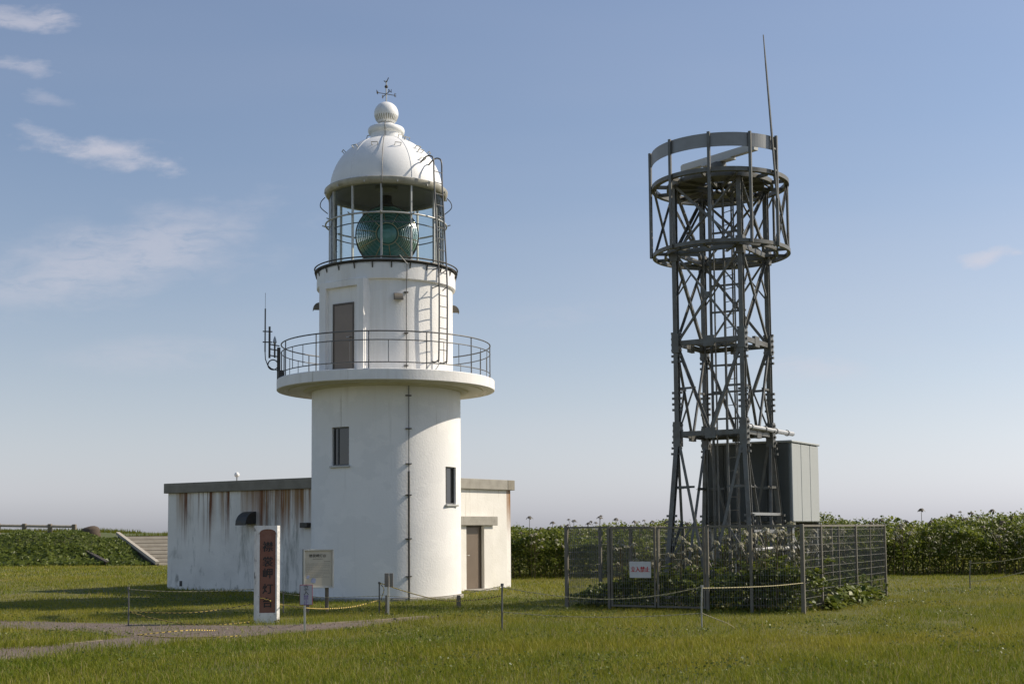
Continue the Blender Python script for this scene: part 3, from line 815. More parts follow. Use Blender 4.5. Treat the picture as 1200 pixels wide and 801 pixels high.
# antenna group clamped to the gallery railing: a thing of its own
ant = thing('antenna_mast', 'dark whip antenna with looped cable clamped to the gallery railing', 'antenna', LC, LAZ)
aa = rad(-84)
def ap(out_, side, z): return rot(aa) @ Vector((side, -out_, z))
MB().path([ap(2.72, 0.0, 5.50), ap(2.72, 0.0, 6.32)], 0.045, 8).build('mount_pole', 'dark_iron', ant)
MB().path([ap(2.95, 0.0, 6.05), ap(2.95, 0.0, 6.85)], 0.026, 6).build('mast', 'dark_iron', ant)
MB().path([ap(3.06, 0.02, 6.2), ap(3.06, 0.02, 7.3)], 0.018, 6).build('whip', 'rail_grey', ant)
MB().path([ap(3.06, 0.02, 7.3), ap(3.06, 0.02, 7.7)], 0.006, 4).build('whip_tip', 'rail_grey', ant)
for z in (6.45, 6.72): MB().path([ap(2.88, 0.0, z), ap(3.12, 0.02, z)], 0.016, 5).build('clamp', 'dark_iron', ant)
for z in (6.12, 6.28, 6.40): MB().path([ap(2.70, 0.0, z - 0.04), ap(2.96, 0.0, z)], 0.016, 5).build('bracket_arm', 'dark_iron', ant)
MB().path([ap(2.82, 0.0, 6.06), ap(2.82, 0.0, 6.42)], 0.022, 6).build('stub', 'dark_iron', ant)
MB().lathe([(0.0, 6.62), (0.03, 6.55), (0.05, 6.45), (0.02, 6.40)], 10, M=Matrix.Translation(ap(2.82, 0, 0))).build('stub_cap', 'galv', ant)
MB().path([ap(2.86 + 0.125 * cos(t), 0.0, 5.88 + 0.125 * sin(t)) for t in np.linspace(0, 2 * pi, 25)[:-1]], 0.016, 5, closed=True).build('cable_loop', 'black_rubber', ant)
MB().path([ap(3.06, 0.02, 6.2), ap(3.05, 0.02, 6.02), ap(2.99, 0.02, 5.86), ap(2.9, 0.02, 5.78), ap(2.76, 0.02, 5.74), ap(2.70, 0.03, 5.6)], 0.013, 5).build('cable', 'black_rubber', ant)
MB().bbox(-0.06, 0.06, -2.74, -2.60, 5.53, 5.72, 0.01, rot(rad(-80))).build('junction_box', 'dark_iron', ant)

# ------------------------------------------------------------------ building behind the lighthouse
PL, PR = at(196.5, 640, 38.6), at(598.5, 640, 38.2)
al = rad(36)
e1 = Vector((cos(al), -sin(al), 0)); e2 = Vector((sin(al), cos(al), 0))
PL.z = PR.z = 0
LBx = (PR - PL).dot(e1); LBy = (PR - PL).dot(e2)
# local frame: origin at the left end of the left wall, x along it towards the camera, y away
bd = thing('annex_building', 'low flat-roofed white concrete building with rust stains behind the lighthouse', 'building', PL, -al)
ZW = 2.86; ZT = 3.16
MB().box(0, LBx, 0, 0.2, -0.1, ZW).build('wall', 'weathered_wall', bd)
dpt = LBy
# right wall (sunlit), local x = LBx plane, from y=0.2 to dpt
MB().box(LBx - 0.2, LBx, 0.2, dpt - 0.2, -0.1, ZW).build('wall', 'cream_wall', bd)
MB().box(0, LBx, dpt - 0.2, dpt, -0.1, ZW).build('wall', 'weathered_wall', bd)
MB().box(0, 0.2, 0.2, dpt - 0.2, -0.1, ZW).build('wall', 'weathered_wall', bd)
ov = 0.10
def parapet(x0, x1, y0, y1, m): MB().bbox(x0, x1, y0, y1, ZW + 0.002, ZT, 0.012).build('parapet', m, bd)
parapet(-ov, LBx + ov, -ov, 0.25, 'parapet_concrete')
parapet(LBx - 0.25, LBx + ov, 0.252, dpt - 0.252, 'lintel_concrete')
parapet(-ov, LBx + ov, dpt - 0.25, dpt + ov, 'parapet_concrete')
parapet(-ov, 0.25, 0.252, dpt - 0.252, 'parapet_concrete')
MB().box(0.252, LBx - 0.252, 0.252, dpt - 0.252, ZW - 0.1, ZT - 0.12).build('roof', 'parapet_concrete', bd)
Minv = frame(bd).inverted()
def onwall_left(px):                        # local x on the left wall for an image column
    d = Minv.to_3x3() @ ray(px, 630); o = Minv @ Vector((0, 0, EYE))
    t = -o.y / d.y
    return o.x + d.x * t
def onwall_right(px, off=0.0):              # local y on the right wall
    d = Minv.to_3x3() @ ray(px, 630); o = Minv @ Vector((0, 0, EYE))
    t = (LBx + off - o.x) / d.x
    return o.y + d.y * t
def wz(px, py, lx, ly):
    p = frame(bd) @ Vector((lx, ly, 0)); return at(px, py, p.y).z
xv = onwall_left(294)
zh = wz(294, 599, xv, 0)
mb = MB(); hood(mb, Matrix.Translation((xv, 0.0, zh)), 0.42, 0.40, 0.36); mb.build('vent_hood', 'dark_iron', bd)
xv2 = onwall_left(360); zh2 = wz(360, 612, xv2, 0)
MB().bbox(xv2 - 0.14, xv2 + 0.14, -0.16, 0.0, zh2 - 0.14, zh2, 0.01).build('vent_cowl', 'dark_iron', bd)
xh = onwall_left(212.5); MB().box(xh - 0.06, xh + 0.06, -0.004, 0.05, 0.10, 0.26).build('drain_hole', 'black_rubber', bd)
xd = onwall_left(258.5)
MB().path([(xd, 0.6, ZT - 0.15), (xd, 0.6, ZT + 0.16)], 0.02, 6).build('dome_antenna_stem', 'galv', bd)
MB().lathe([(0.0, ZT + 0.14), (0.05, ZT + 0.15), (0.075, ZT + 0.19), (0.07, ZT + 0.24), (0.04, ZT + 0.28), (0, ZT + 0.29)], 16, M=Matrix.Translation((xd, 0.6, 0))).build('dome_antenna', 'white_paint', bd, smooth='all')
# doorway on the right wall: slightly proud porch with lintel
ya, yb = onwall_right(541, 0.25) - 0.15, onwall_right(577.5, 0.25)
yd0, yd1 = onwall_right(546.5, 0.25), onwall_right(567.5, 0.25)
zdoor = wz(556, 617, LBx + 0.25, (yd0 + yd1) / 2)
X0, X1 = LBx + 0.002, LBx + 0.25
MB().box(X0, X1, ya, yd0, -0.1, zdoor + 0.04).build('porch_wall', 'cream_wall', bd)
MB().box(X0, X1, yd1, yb, -0.1, zdoor + 0.04).build('porch_wall', 'cream_wall', bd)
MB().bbox(X0, X1 + 0.10, ya, yb + 0.12, zdoor + 0.042, zdoor + 0.30, 0.012).build('lintel', 'lintel_concrete', bd)
MB().box(X0, X1 - 0.10, yd0 + 0.002, yd0 + 0.05, 0.03, zdoor + 0.038).box(X0, X1 - 0.10, yd1 - 0.05, yd1 - 0.002, 0.03, zdoor + 0.038).box(X0, X1 - 0.10, yd0 + 0.05, yd1 - 0.05, zdoor - 0.01, zdoor + 0.038).build('door_frame', 'door_frame', bd)
dro = MB().bbox(X0, X1 - 0.12, yd0 + 0.052, yd1 - 0.052, 0.04, zdoor - 0.012, 0.006).build('door', 'door_brown', bd)
MB().path([(X1 - 0.12, yd0 + 0.13, 0.98), (X1 - 0.06, yd0 + 0.13, 0.98), (X1 - 0.06, yd0 + 0.22, 0.98)], 0.014, 6).build('handle', 'aluminium', dro)
MB().bbox(X0, X1 + 0.5, yd0 - 0.1, yd1 + 0.1, -0.05, 0.035, 0.01).build('door_step', 'lintel_concrete', bd)

# ------------------------------------------------------------------ radar tower
TA = rad(-32)
TC = at(852, 640, 29.2); TC.z = 0
tw = thing('radar_tower', 'dark grey steel lattice radar tower with ringed cage on top', 'tower', TC, TA)
Tf = frame(tw)
HS, HB = 0.80, 1.06
Z1, Z2, Z3, Z4 = 3.82, 5.89, 7.98, 9.56
def hs(z): return HS if z >= Z1 else HS + (HB - HS) * (Z1 - z) / Z1
CORN = [(-1, -1), (1, -1), (1, 1), (-1, 1)]
def cp(c, z, k=1.0): return Vector((c[0] * hs(z) * k, c[1] * hs(z) * k, z))
for c in CORN:
    mb = MB()
    L = 0.125
    # H-section leg: two flanges and a web, lower and upper stretch
    for z0, z1 in ((-0.1, Z1), (Z1, Z4)):
        a, b = cp(c, z0), cp(c, z1)
        for dy in (-0.055, 0.055):
            mb.box(-0.052, 0.052, dy - 0.008, dy + 0.008, 0, 1, Matrix(((1, 0, (b - a).x, a.x), (0, 1, (b - a).y, a.y), (0, 0, (b - a).z, a.z), (0, 0, 0, 1))))
        mb.box(-0.007, 0.007, -0.047, 0.047, 0, 1, Matrix(((1, 0, (b - a).x, a.x), (0, 1, (b - a).y, a.y), (0, 0, (b - a).z, a.z), (0, 0, 0, 1))))
    lg = mb.build('leg', 'tower_steel', tw)
    # splice plates and rows of step bolts
    for zc, hh in ((Z1, 0.28), (Z2, 0.22), (Z3, 0.2)):
        p = cp(c, zc)
        MB().box(p.x - 0.085, p.x + 0.085, p.y - 0.085, p.y + 0.085, zc - hh, zc + hh).build('splice_plate', 'tower_steel', lg)
    for zc0, zc1 in ((4.35, 4.85), (5.45, 6.2), (3.35, 4.05), (1.3, 2.0)):
        mb = MB()
        for z in np.arange(zc0, zc1, 0.13):
            p = cp(c, z)
            for sx in (-1, 1):
                mb.box(p.x + sx * 0.09 - 0.03, p.x + sx * 0.09 + 0.03, p.y - 0.03, p.y + 0.03, z, z + 0.05)
        mb.build('bolt_row', 'tower_steel', lg)['kind'] = 'stuff'
    MB().bbox(*(lambda p: (p.x - 0.3, p.x + 0.3, p.y - 0.3, p.y + 0.3))(cp(c, 0)), -0.05, 0.18, 0.02).build('footing', 'lintel_concrete', tw)
def brace(a, b, w_=0.055, nm='brace'):
    MB().angle(a, b, w_, 0.012).build(nm, 'tower_steel', tw)
for i in range(4):
    c, d = CORN[i], CORN[(i + 1) % 4]
    for z in (Z1, Z2, Z3):
        a, b = cp(c, z), cp(d, z)
        MB().bar(a, b, 0.06, 0.11).build('beam', 'tower_steel', tw)
    for z in (4.86, 2.62):
        a, b = cp(c, z), cp(d, z); m_ = (a + b) / 2
        brace(a.lerp(b, 0.0), a.lerp(b, 0.28), 0.05, 'strut'); brace(a.lerp(b, 0.72), b, 0.05, 'strut')
    # upper section: one X per face
    for z0, z1 in ((Z2, Z3),):
        brace(cp(c, z0), cp(d, z1), 0.065); brace(cp(d, z0), cp(c, z1), 0.05)
    # middle section: inverted V with knees
    mt = (cp(c, Z1) + cp(d, Z1)) / 2
    brace(cp(c, Z2), mt, 0.065); brace(cp(d, Z2), mt, 0.065)
    brace(cp(c, 4.86), mt.lerp(cp(c, Z2), 0.5), 0.045); brace(cp(d, 4.86), mt.lerp(cp(d, Z2), 0.5), 0.045)
    brace(cp(c, Z1), mt.lerp(cp(c, Z2), 0.5), 0.04); brace(cp(d, Z1), mt.lerp(cp(d, Z2), 0.5), 0.04)
    for q_ in (mt, (cp(c, Z2) + cp(d, Z2)) / 2):
        dirv = (cp(d, Z1) - cp(c, Z1)).normalized()
        MB().bar(q_ - dirv * 0.13, q_ + dirv * 0.13, 0.075, 0.24).build('gusset', 'tower_steel', tw)
    xm = (cp(c, (Z2 + Z3) / 2) + cp(d, (Z2 + Z3) / 2)) / 2
    MB().bar(xm - dirv * 0.07, xm + dirv * 0.07, 0.03, 0.14).build('gusset', 'tower_steel', tw)
    brace(cp(c, 6.93), cp(c, Z3).lerp(cp(d, Z2), 0.25), 0.035); brace(cp(d, 6.93), cp(d, Z3).lerp(cp(c, Z2), 0.25), 0.035)
    # base section: V from the platform corners to the middle of the foot
    mg = (cp(c, 0.25) + cp(d, 0.25)) / 2
    brace(cp(c, Z1), mg, 0.065); brace(cp(d, Z1), mg, 0.065)
    brace(cp(c, 2.62), mg.lerp(cp(c, Z1), 0.66), 0.05); brace(cp(d, 2.62), mg.lerp(cp(d, Z1), 0.66), 0.05)
    brace(cp(c, 0.9), mg.lerp(cp(c, Z1), 0.45), 0.05); brace(cp(d, 0.9), mg.lerp(cp(d, Z1), 0.45), 0.05)
    # top section between the two rings
    brace(cp(c, Z3), cp(d, Z4), 0.06); brace(cp(d, Z3), cp(c, Z4), 0.06)
for z in (Z1, Z2):
    brace(cp(CORN[0], z), cp(CORN[2], z), 0.05); brace(cp(CORN[1], z), cp(CORN[3], z), 0.05)
# small landing half-platform at mid level
MB().box(-0.75, 0.15, 0.1, 0.72, Z2 + 0.06, Z2 + 0.085).build('landing', 'tower_steel', tw)
MB().box(-0.75, 0.75, 0.15, 0.72, Z1 + 0.06, Z1 + 0.085).build('landing', 'tower_steel', tw)
# ladder and cable risers in the middle
lad_t = MB().path([(-0.02, 0.18, 0.3), (-0.02, 0.18, Z4)], 0.02, 5).path([(0.32, 0.0, 0.3), (0.32, 0.0, Z4)], 0.02, 5).build('ladder', 'tower_steel', tw)
for k in range(30):
    z = 0.6 + 0.3 * k
    MB().path([(-0.02, 0.18, z), (0.32, 0.0, z)], 0.011, 4).build('rung', 'tower_steel', lad_t)
for (x, y), r in (((-0.32, 0.1), 0.035), ((-0.24, 0.14), 0.022), ((0.42, 0.22), 0.028), ((0.1, 0.42), 0.022), ((0.48, 0.1), 0.018), ((-0.1, -0.2), 0.016), ((0.2, -0.3), 0.02), ((-0.42, -0.05), 0.014)):
    MB().path([(x, y, 1.0), (x, y, Z4)], r, 6).build('cable_riser', 'tower_steel', tw)
for z in np.arange(4.2, 9.3, 0.62):
    MB().bar((-0.36, 0.12, z), (0.5, 0.2, z), 0.03, 0.045).build('cable_support', 'tower_steel', tw)
# rings
RC = 1.555
def ringbox(r0, r1, z0, z1, n=64): return MB().lathe([(r0, z0), (r1, z0), (r1, z1), (r0, z1)], n, closed=True)
WT = Matrix.Rotation(-TA, 4, 'Z') @ Matrix.Rotation(math.atan2(-TC.x, TC.y), 4, 'Z')    # so that angle 0 faces the camera
def tcy(a, r, z): return WT @ cyl(rad(a), r, z)
ringbox(RC - 0.05, RC + 0.02, Z3 - 0.042, Z3 + 0.042).build('cage_ring', 'tower_steel', tw, smooth=True)
ringbox(RC - 0.30, RC - 0.25, Z3 - 0.035, Z3 + 0.035).build('cage_ring', 'tower_steel', tw, smooth=True)
ringbox(RC - 0.09, RC + 0.02, Z4 - 0.03, Z4 + 0.065).build('cage_ring', 'tower_steel', tw, smooth=True)
ringbox(0.55, 1.02, Z4 + 0.0, Z4 + 0.04).build('cage_deck', 'tower_steel', tw, smooth=True)
ringbox(RC - 0.38, RC - 0.33, Z4 - 0.05, Z4 + 0.05).build('cage_ring', 'tower_steel', tw, smooth=True)
for k in range(12):
    a = 15 + 30 * k
    MB().bar(tcy(a, 1.0 if k % 3 else 0.5, Z3), tcy(a, RC - 0.04, Z3), 0.05, 0.07).build('ring_spoke', 'tower_steel', tw)
    MB().bar(tcy(a, 0.25, Z4 - 0.02), tcy(a, RC - 0.07, Z4 - 0.02), 0.05, 0.08).build('ring_spoke', 'tower_steel', tw)
# grating of the upper deck: bars in a lattice
gr = MB()
for q in np.arange(-1.15, 1.16, 0.115):
    h = math.sqrt(max(0, 1.2 ** 2 - q * q))
    if abs(q) < 0.35:
        gr.bar((q, -h, Z4 + 0.055), (q, -0.35, Z4 + 0.055), 0.05, 0.03).bar((q, 0.35, Z4 + 0.055), (q, h, Z4 + 0.055), 0.05, 0.03)
    else: gr.bar((q, -h, Z4 + 0.055), (q, h, Z4 + 0.055), 0.05, 0.03)
gr.build('grating', 'tower_steel', tw)
VA = [-84, -43, -8, 25, 52]
ZV0, ZV1 = 10.08, 10.39
for a in VA:
    MB().bar(tcy(a, RC + 0.045, Z3 - 0.05), tcy(a, RC + 0.045, ZV1 + 0.02), 0.06, 0.06).build('cage_post', 'tower_steel', tw)
for a in (90, 125, 160, 195, 230):
    MB().bar(tcy(a, RC - 0.03, Z3), tcy(a, RC - 0.03, Z4), 0.05, 0.05).build('cage_post', 'tower_steel', tw)
for a, b in zip((52, 90, 125, 160, 195, 230), (90, 125, 160, 195, 230, 276)):
    brace(tcy(a, RC - 0.03, Z3), tcy(b, RC - 0.03, Z4), 0.045); brace(tcy(b, RC - 0.03, Z3), tcy(a, RC - 0.03, Z4), 0.045)
WA = math.degrees(math.atan2(-TC.x, TC.y)) - math.degrees(TA)
for a, b in zip(VA, VA[1:]):
    MB().lathe([(RC - 0.0, ZV0), (RC + 0.012, ZV0), (RC + 0.012, ZV1), (RC - 0.0, ZV1)], 10, rad(a + 0.25 + WA), rad(b - 0.25 + WA), closed=True).build('visor_panel', 'visor_plate', tw)
# turning unit with slotted bar antenna
p0 = Tf.inverted() @ at(800, 200, 30.1); p1 = Tf.inverted() @ at(886, 171.5, 28.35)
zc = (p0.z + p1.z) / 2; p0.z = p1.z = zc
mid = (p0 + p1) / 2
MB().lathe([(0.30, Z4 + 0.04), (0.30, Z4 + 0.10), (0.20, Z4 + 0.14), (0.18, zc - 0.12), (0.10, zc - 0.08), (0, zc - 0.08)], 24, M=Matrix.Translation((mid.x, mid.y, 0))).build('scanner_pedestal', 'tower_steel', tw)
dv = (p1 - p0).normalized()
MS = Matrix.Translation(mid) @ Matrix.Rotation(math.atan2(dv.y, dv.x), 4, 'Z')
hl = (p1 - p0).length / 2
MB().prism([(-hl, -0.06), (hl, -0.06), (hl, 0.07), (hl - 0.06, 0.10), (-hl + 0.06, 0.10), (-hl, 0.07)], -0.07, 0.07, MS).build('scanner_bar', 'scanner_grey', tw)
MB().bbox(-0.45, 0.45, -0.10, 0.10, -0.11, -0.062, 0.01, MS).build('scanner_cradle', 'scanner_grey', tw)
# lightning rod
pr = tcy(49.2, RC + 0.10, 0)
tipw = Tf.inverted() @ at(894.5, 41, (Tf @ Vector((pr.x, pr.y, 0))).y)
lean_ = (tipw - Vector((pr.x, pr.y, Z4 - 0.6))); 
rpt = lambda q: Vector((pr.x, pr.y, Z4 - 0.6)) + lean_ * q
MB().path([rpt(0), rpt(0.42)], 0.027, 6).build('rod_base', 'tower_steel', tw)
MB().path([rpt(0.42), rpt(0.8), rpt(1.0)], 0.02, 6, rr=[0.026, 0.021, 0.012]).build('lightning_rod', 'tower_steel', tw)
for z in (Z4 + 0.05, 10.1):
    q = tcy(52, RC + 0.045, z); MB().bar(rpt((z - Z4 + 0.6) / lean_.z), q, 0.04, 0.04).build('rod_clamp', 'tower_steel', tw)
# horizontal duct pipe leaving the tower
MB().path([(0.86, -0.78, Z1 + 0.10), (0.86, 2.1, Z1 + 0.10)], 0.055, 10).build('duct_pipe', 'galv', tw, smooth=True)
for y in (-0.6, 0.25, 0.95, 1.7): MB().path([(0.86, y, Z1 + 0.10), (0.86, y + 0.05, Z1 + 0.10)], 0.075, 10).build('pipe_collar', 'galv', tw)
# light braced frame on the sunny side of the foot
HF = 1.0
for z in (1.45, 1.95):
    pass
MB().path([(1.02, -0.95, 1.22), (1.02, 1.7, 1.22)], 0.055, 10).build('tie_pipe', 'galv', tw, smooth=True)
MB().bar((0.98, -0.9, 1.62), (0.98, 0.9, 1.62), 0.06, 0.07).build('tie_beam', 'galv', tw)
MB().bar((0.94, -0.9, 2.0), (0.94, 0.9, 2.0), 0.06, 0.06).build('tie_beam', 'galv', tw)

# equipment shelter on stilts behind the tower
sh = thing('equipment_shelter', 'grey panelled equipment cabin on stilts behind the lattice tower', 'cabin', TC, TA)
sx0, sx1, sy0, sy1, sz0, sz1 = -1.04, 1.17, 1.14, 3.02, 1.82, 3.66
nP = 3
MB().box(sx0, sx1 - 0.05, sy0, sy1, sz0, sz1).build('cabin_body', 'shelter_panel', sh)
for k in range(nP):
    y0 = sy0 + (sy1 - sy0) * k / nP; y1 = sy0 + (sy1 - sy0) * (k + 1) / nP
    MB().bbox(sx1 - 0.048, sx1, y0 + 0.006, y1 - 0.006, sz0 + 0.01, sz1 - 0.01, 0.012).build('panel', 'shelter_panel', sh)
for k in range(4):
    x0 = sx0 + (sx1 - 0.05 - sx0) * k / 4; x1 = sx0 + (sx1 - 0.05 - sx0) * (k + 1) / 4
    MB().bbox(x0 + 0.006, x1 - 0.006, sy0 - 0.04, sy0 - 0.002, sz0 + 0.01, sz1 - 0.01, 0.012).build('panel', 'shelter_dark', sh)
MB().bbox(sx0 - 0.03, sx1 + 0.03, sy0 - 0.06, sy1 + 0.03, sz1 + 0.002, sz1 + 0.05, 0.01).build('roof', 'shelter_panel', sh)
for y in (sy0 + 0.05, sy1 - 0.1): MB().box(sx0, sx1, y, y + 0.1, sz0 - 0.13, sz0 - 0.002).build('floor_beam', 'tower_steel', sh)
for x in (sx0 + 0.1, sx1 - 0.1):
    for y in (sy0 + 0.1, sy1 - 0.05):
        MB().bar((x, y, -0.1), (x, y, sz0 - 0.13), 0.12, 0.12).build('stilt', 'galv', sh)
MB().bar((sx1 - 0.1, sy0 + 0.1, 0.25), (sx1 - 0.1, sy1 - 0.05, 1.6), 0.05).build('stilt_brace', 'galv', sh)
MB().bar((sx1 - 0.1, sy1 - 0.05, 0.25), (sx1 - 0.1, sy0 + 0.1, 1.6), 0.05).build('stilt_brace', 'galv', sh)

# ------------------------------------------------------------------ mesh fence round the tower
FA = rad(-29.5)
FC = at(940, 640, 25.3); FC.z = 0
fe = thing('mesh_fence', 'grey welded mesh fence with square posts enclosing the radar tower', 'fence', FC, FA)
Ff = frame(fe); Fi = Ff.inverted()
def fx(px):
    d = Fi.to_3x3() @ ray(px, 650); o = Fi @ Vector((0, 0, EYE)); return o.x + d.x * (-o.y / d.y)
def fy(px):
    d = Fi.to_3x3() @ ray(px, 650); o = Fi @ Vector((0, 0, EYE)); return o.y + d.y * (-o.x / d.x)
FH = 1.76
X_L = fx(664); Y_R = fy(1037)
gx0, gx1 = fx(716), fx(826)
def fpost(x, y, w_=0.062, h=FH): MB().bbox(x - w_ / 2, x + w_ / 2, y - w_ / 2, y + w_ / 2, -0.1, h, 0.006).build('post', 'fence_metal', fe)
def frail(a, b, z, w_=0.04): MB().bar((a[0], a[1], z), (b[0], b[1], z), w_, 0.04).build('rail', 'fence_metal', fe)
def fmesh(a, b, parent=None, z0=0.10, z1=FH - 0.06, pitch=0.052, hp=0.15):
    a, b = Vector((*a, 0)), Vector((*b, 0)); L = (b - a).length; n = max(1, int(round(L / pitch)))
    t = (b - a) / L; nrm = Vector((t.y, -t.x, 0))
    mb = MB()
    def tri(p, q, s1, s2, r=0.0036):
        o = [p + s1 * r, p - s1 * r * 0.5 + s2 * r * 0.87, p - s1 * r * 0.5 - s2 * r * 0.87]
        o2 = [x + (q - p) for x in o]
        mb.add(o + o2, [(0, 1, 4, 3), (1, 2, 5, 4), (2, 0, 3, 5)])
    for k in range(1, n):
        p = a + t * (L * k / n); tri(p + Vector((0, 0, z0)), p + Vector((0, 0, z1)), t, nrm)
    for z in np.arange(z0 + 0.05, z1, hp):
        tri(a + Vector((0, 0, z)) + nrm * 0.006, b + Vector((0, 0, z)) + nrm * 0.006, Vector((0, 0, 1)), nrm, 0.0021)
    o = mb.build('wire_mesh', 'fence_wire', parent or fe); o['kind'] = 'stuff'
    return o
fr_posts = [X_L, gx0 - 0.05, gx1 + 0.05, fx(880), 0.0]
for x in fr_posts: fpost(x, 0, 0.075 if x in (X_L, 0.0) else 0.062)
for x0, x1 in zip(fr_posts, fr_posts[1:]):
    if abs(x0 - (gx0 - 0.05)) < 1e-6: continue
    frail((x0 + 0.04, 0), (x1 - 0.04, 0), FH - 0.03); fmesh((x0 + 0.04, 0), (x1 - 0.04, 0))
sp = [0.0] + [fy(p) for p in (962, 1003)] + [Y_R]
for y in sp[1:]: fpost(0, y)
for y in (fy(983), fy(1020)): fpost(0, y, 0.035, FH - 0.05)
for y0, y1 in zip(sp, sp[1:]):
    frail((0, y0 + 0.04), (0, y1 - 0.04), FH - 0.03); fmesh((0, y0 + 0.04), (0, y1 - 0.04))
ls = list(np.linspace(0, Y_R, 5))
for y in ls[1:]: fpost(X_L, y)
for y0, y1 in zip(ls, ls[1:]):
    frail((X_L, y0 + 0.04), (X_L, y1 - 0.04), FH - 0.03); fmesh((X_L, y0 + 0.04), (X_L, y1 - 0.04))
bs = list(np.linspace(X_L, 0, 5))
for x in bs[1:-1]: fpost(x, Y_R)
for x0, x1 in zip(bs, bs[1:]):
    frail((x0 + 0.04, Y_R), (x1 - 0.04, Y_R), FH - 0.03); fmesh((x0 + 0.04, Y_R), (x1 - 0.04, Y_R))
gt = thing('mesh_gate', 'double mesh gate in the front of the tower fence', 'gate', FC, FA)
gm = fx(769)
for x0, x1 in ((gx0 + 0.0, gm - 0.015), (gm + 0.015, gx1 - 0.0)):
    for x in (x0 + 0.02, x1 - 0.02): MB().bar((x, 0, 0.06), (x, 0, FH - 0.03), 0.04).build('stile', 'fence_metal', gt)
    for z in (0.08, FH - 0.05): MB().bar((x0 + 0.042, 0, z), (x1 - 0.042, 0, z), 0.036).build('cross_rail', 'fence_metal', gt)
    fmesh((x0 + 0.04, 0), (x1 - 0.04, 0), gt, 0.1, FH - 0.07)
# warning sign wired to the gate
s0, s1 = fx(738.5), fx(763.5); sc_ = (s0 + s1) / 2
zs0 = at(751, 676.5, (Ff @ Vector((sc_, 0, 0))).y).z; zs1 = at(751, 657.5, (Ff @ Vector((sc_, 0, 0))).y).z
ws = thing('warning_sign', 'white rectangular sign with red characters hung on the mesh gate', 'sign', FC, FA)
MB().bbox(s0, s1, -0.05, -0.04, zs0, zs1, 0.003).build('panel', 'sign_white', ws)
text_mesh('立入禁止', (s1 - s0) / 4.5, 'lettering', 'sign_red', ws, Matrix.Translation((sc_, -0.0535, (zs0 + zs1) / 2)) @ UPR @ Matrix.Diagonal((1, 1.15, 1, 1)), 0.004)
text_mesh('立入禁止', (s1 - s0) / 4.5, 'lettering', 'sign_red', ws, Matrix.Translation((sc_ + 0.007, -0.0525, (zs0 + zs1) / 2)) @ UPR @ Matrix.Diagonal((1, 1.15, 1, 1)), 0.004)

# ------------------------------------------------------------------ stone pillar with the name
PB = G(312.5, 729)
pil = thing('name_pillar', 'white concrete pillar with vertical black characters on a red-brown panel', 'pillar', PB, rad(10))
k_ = PB.y / F
pw_ = 30.0 * k_ / 2 - 0.055; ph_ = at(313, 615.5, PB.y).z
yf = -0.15
bodyp = MB()
hw_ = 18.2 / 2 * k_; zb_, zt2 = at(313, 717, PB.y).z, at(313, 619.5, PB.y).z
cxp = 0.012
arch = [(cxp + hw_ * cos(t), zt2 - 0.10 + 0.065 * sin(t) + 0.035) for t in np.linspace(0, pi, 13)]
opening = [(cxp + hw_, zb_)] + arch + [(cxp - hw_, zb_)]          # counter-clockwise from the right foot
outer_r = [(pw_, 0.0), (pw_, ph_)]
# front face with an arched recess: strips left, right, below, above
def strip(poly): bodyp.prism(poly, yf, yf + 0.03)
strip([(-pw_, -0.1), (pw_, -0.1), (pw_, zb_), (-pw_, zb_)][::-1])
strip([(cxp + hw_, zb_), (pw_, zb_), (pw_, zt2 - 0.10), (cxp + hw_, zt2 - 0.10)][::-1])
strip([(-pw_, zb_), (cxp - hw_, zb_), (cxp - hw_, zt2 - 0.10), (-pw_, zt2 - 0.10)][::-1])
topp = [(pw_, zt2 - 0.10), (pw_, ph_), (-pw_, ph_), (-pw_, zt2 - 0.10)] + arch[::-1]
strip(topp[::-1])
ch_ = 0.05
bodyp.add([(x, y, z) for z in (-0.1, ph_) for x, y in ((-pw_, yf + .0301), (pw_, yf + .0301), (pw_ + ch_, yf + .0301 + ch_), (pw_ + ch_, yf + .28), (pw_, yf + .32), (-pw_, yf + .32), (-pw_ - ch_, yf + .28), (-pw_ - ch_, yf + .0301 + ch_))],
          [tuple(range(7, -1, -1)), tuple(range(8, 16))] + [(i, (i + 1) % 8, 8 + (i + 1) % 8, 8 + i) for i in range(8)])
bodyp.build('body', 'pillar_white', pil)
MB().prism(opening[::-1], yf + 0.018, yf + 0.03).build('name_panel', 'pillar_red', pil)
for ch, py in zip('襟裳岬灯台', (641, 658.5, 672, 690, 706)):
    z = at(313, py, PB.y).z
    text_mesh(ch, 0.22, 'character', 'ink', pil, Matrix.Translation((cxp, yf + 0.0165, z)) @ UPR @ Matrix.Diagonal((0.92, 0.92, 1, 1)), 0.004)
    text_mesh(ch, 0.22, 'character', 'ink', pil, Matrix.Translation((cxp + 0.008, yf + 0.0155, z + 0.003)) @ UPR @ Matrix.Diagonal((0.92, 0.92, 1, 1)), 0.003)

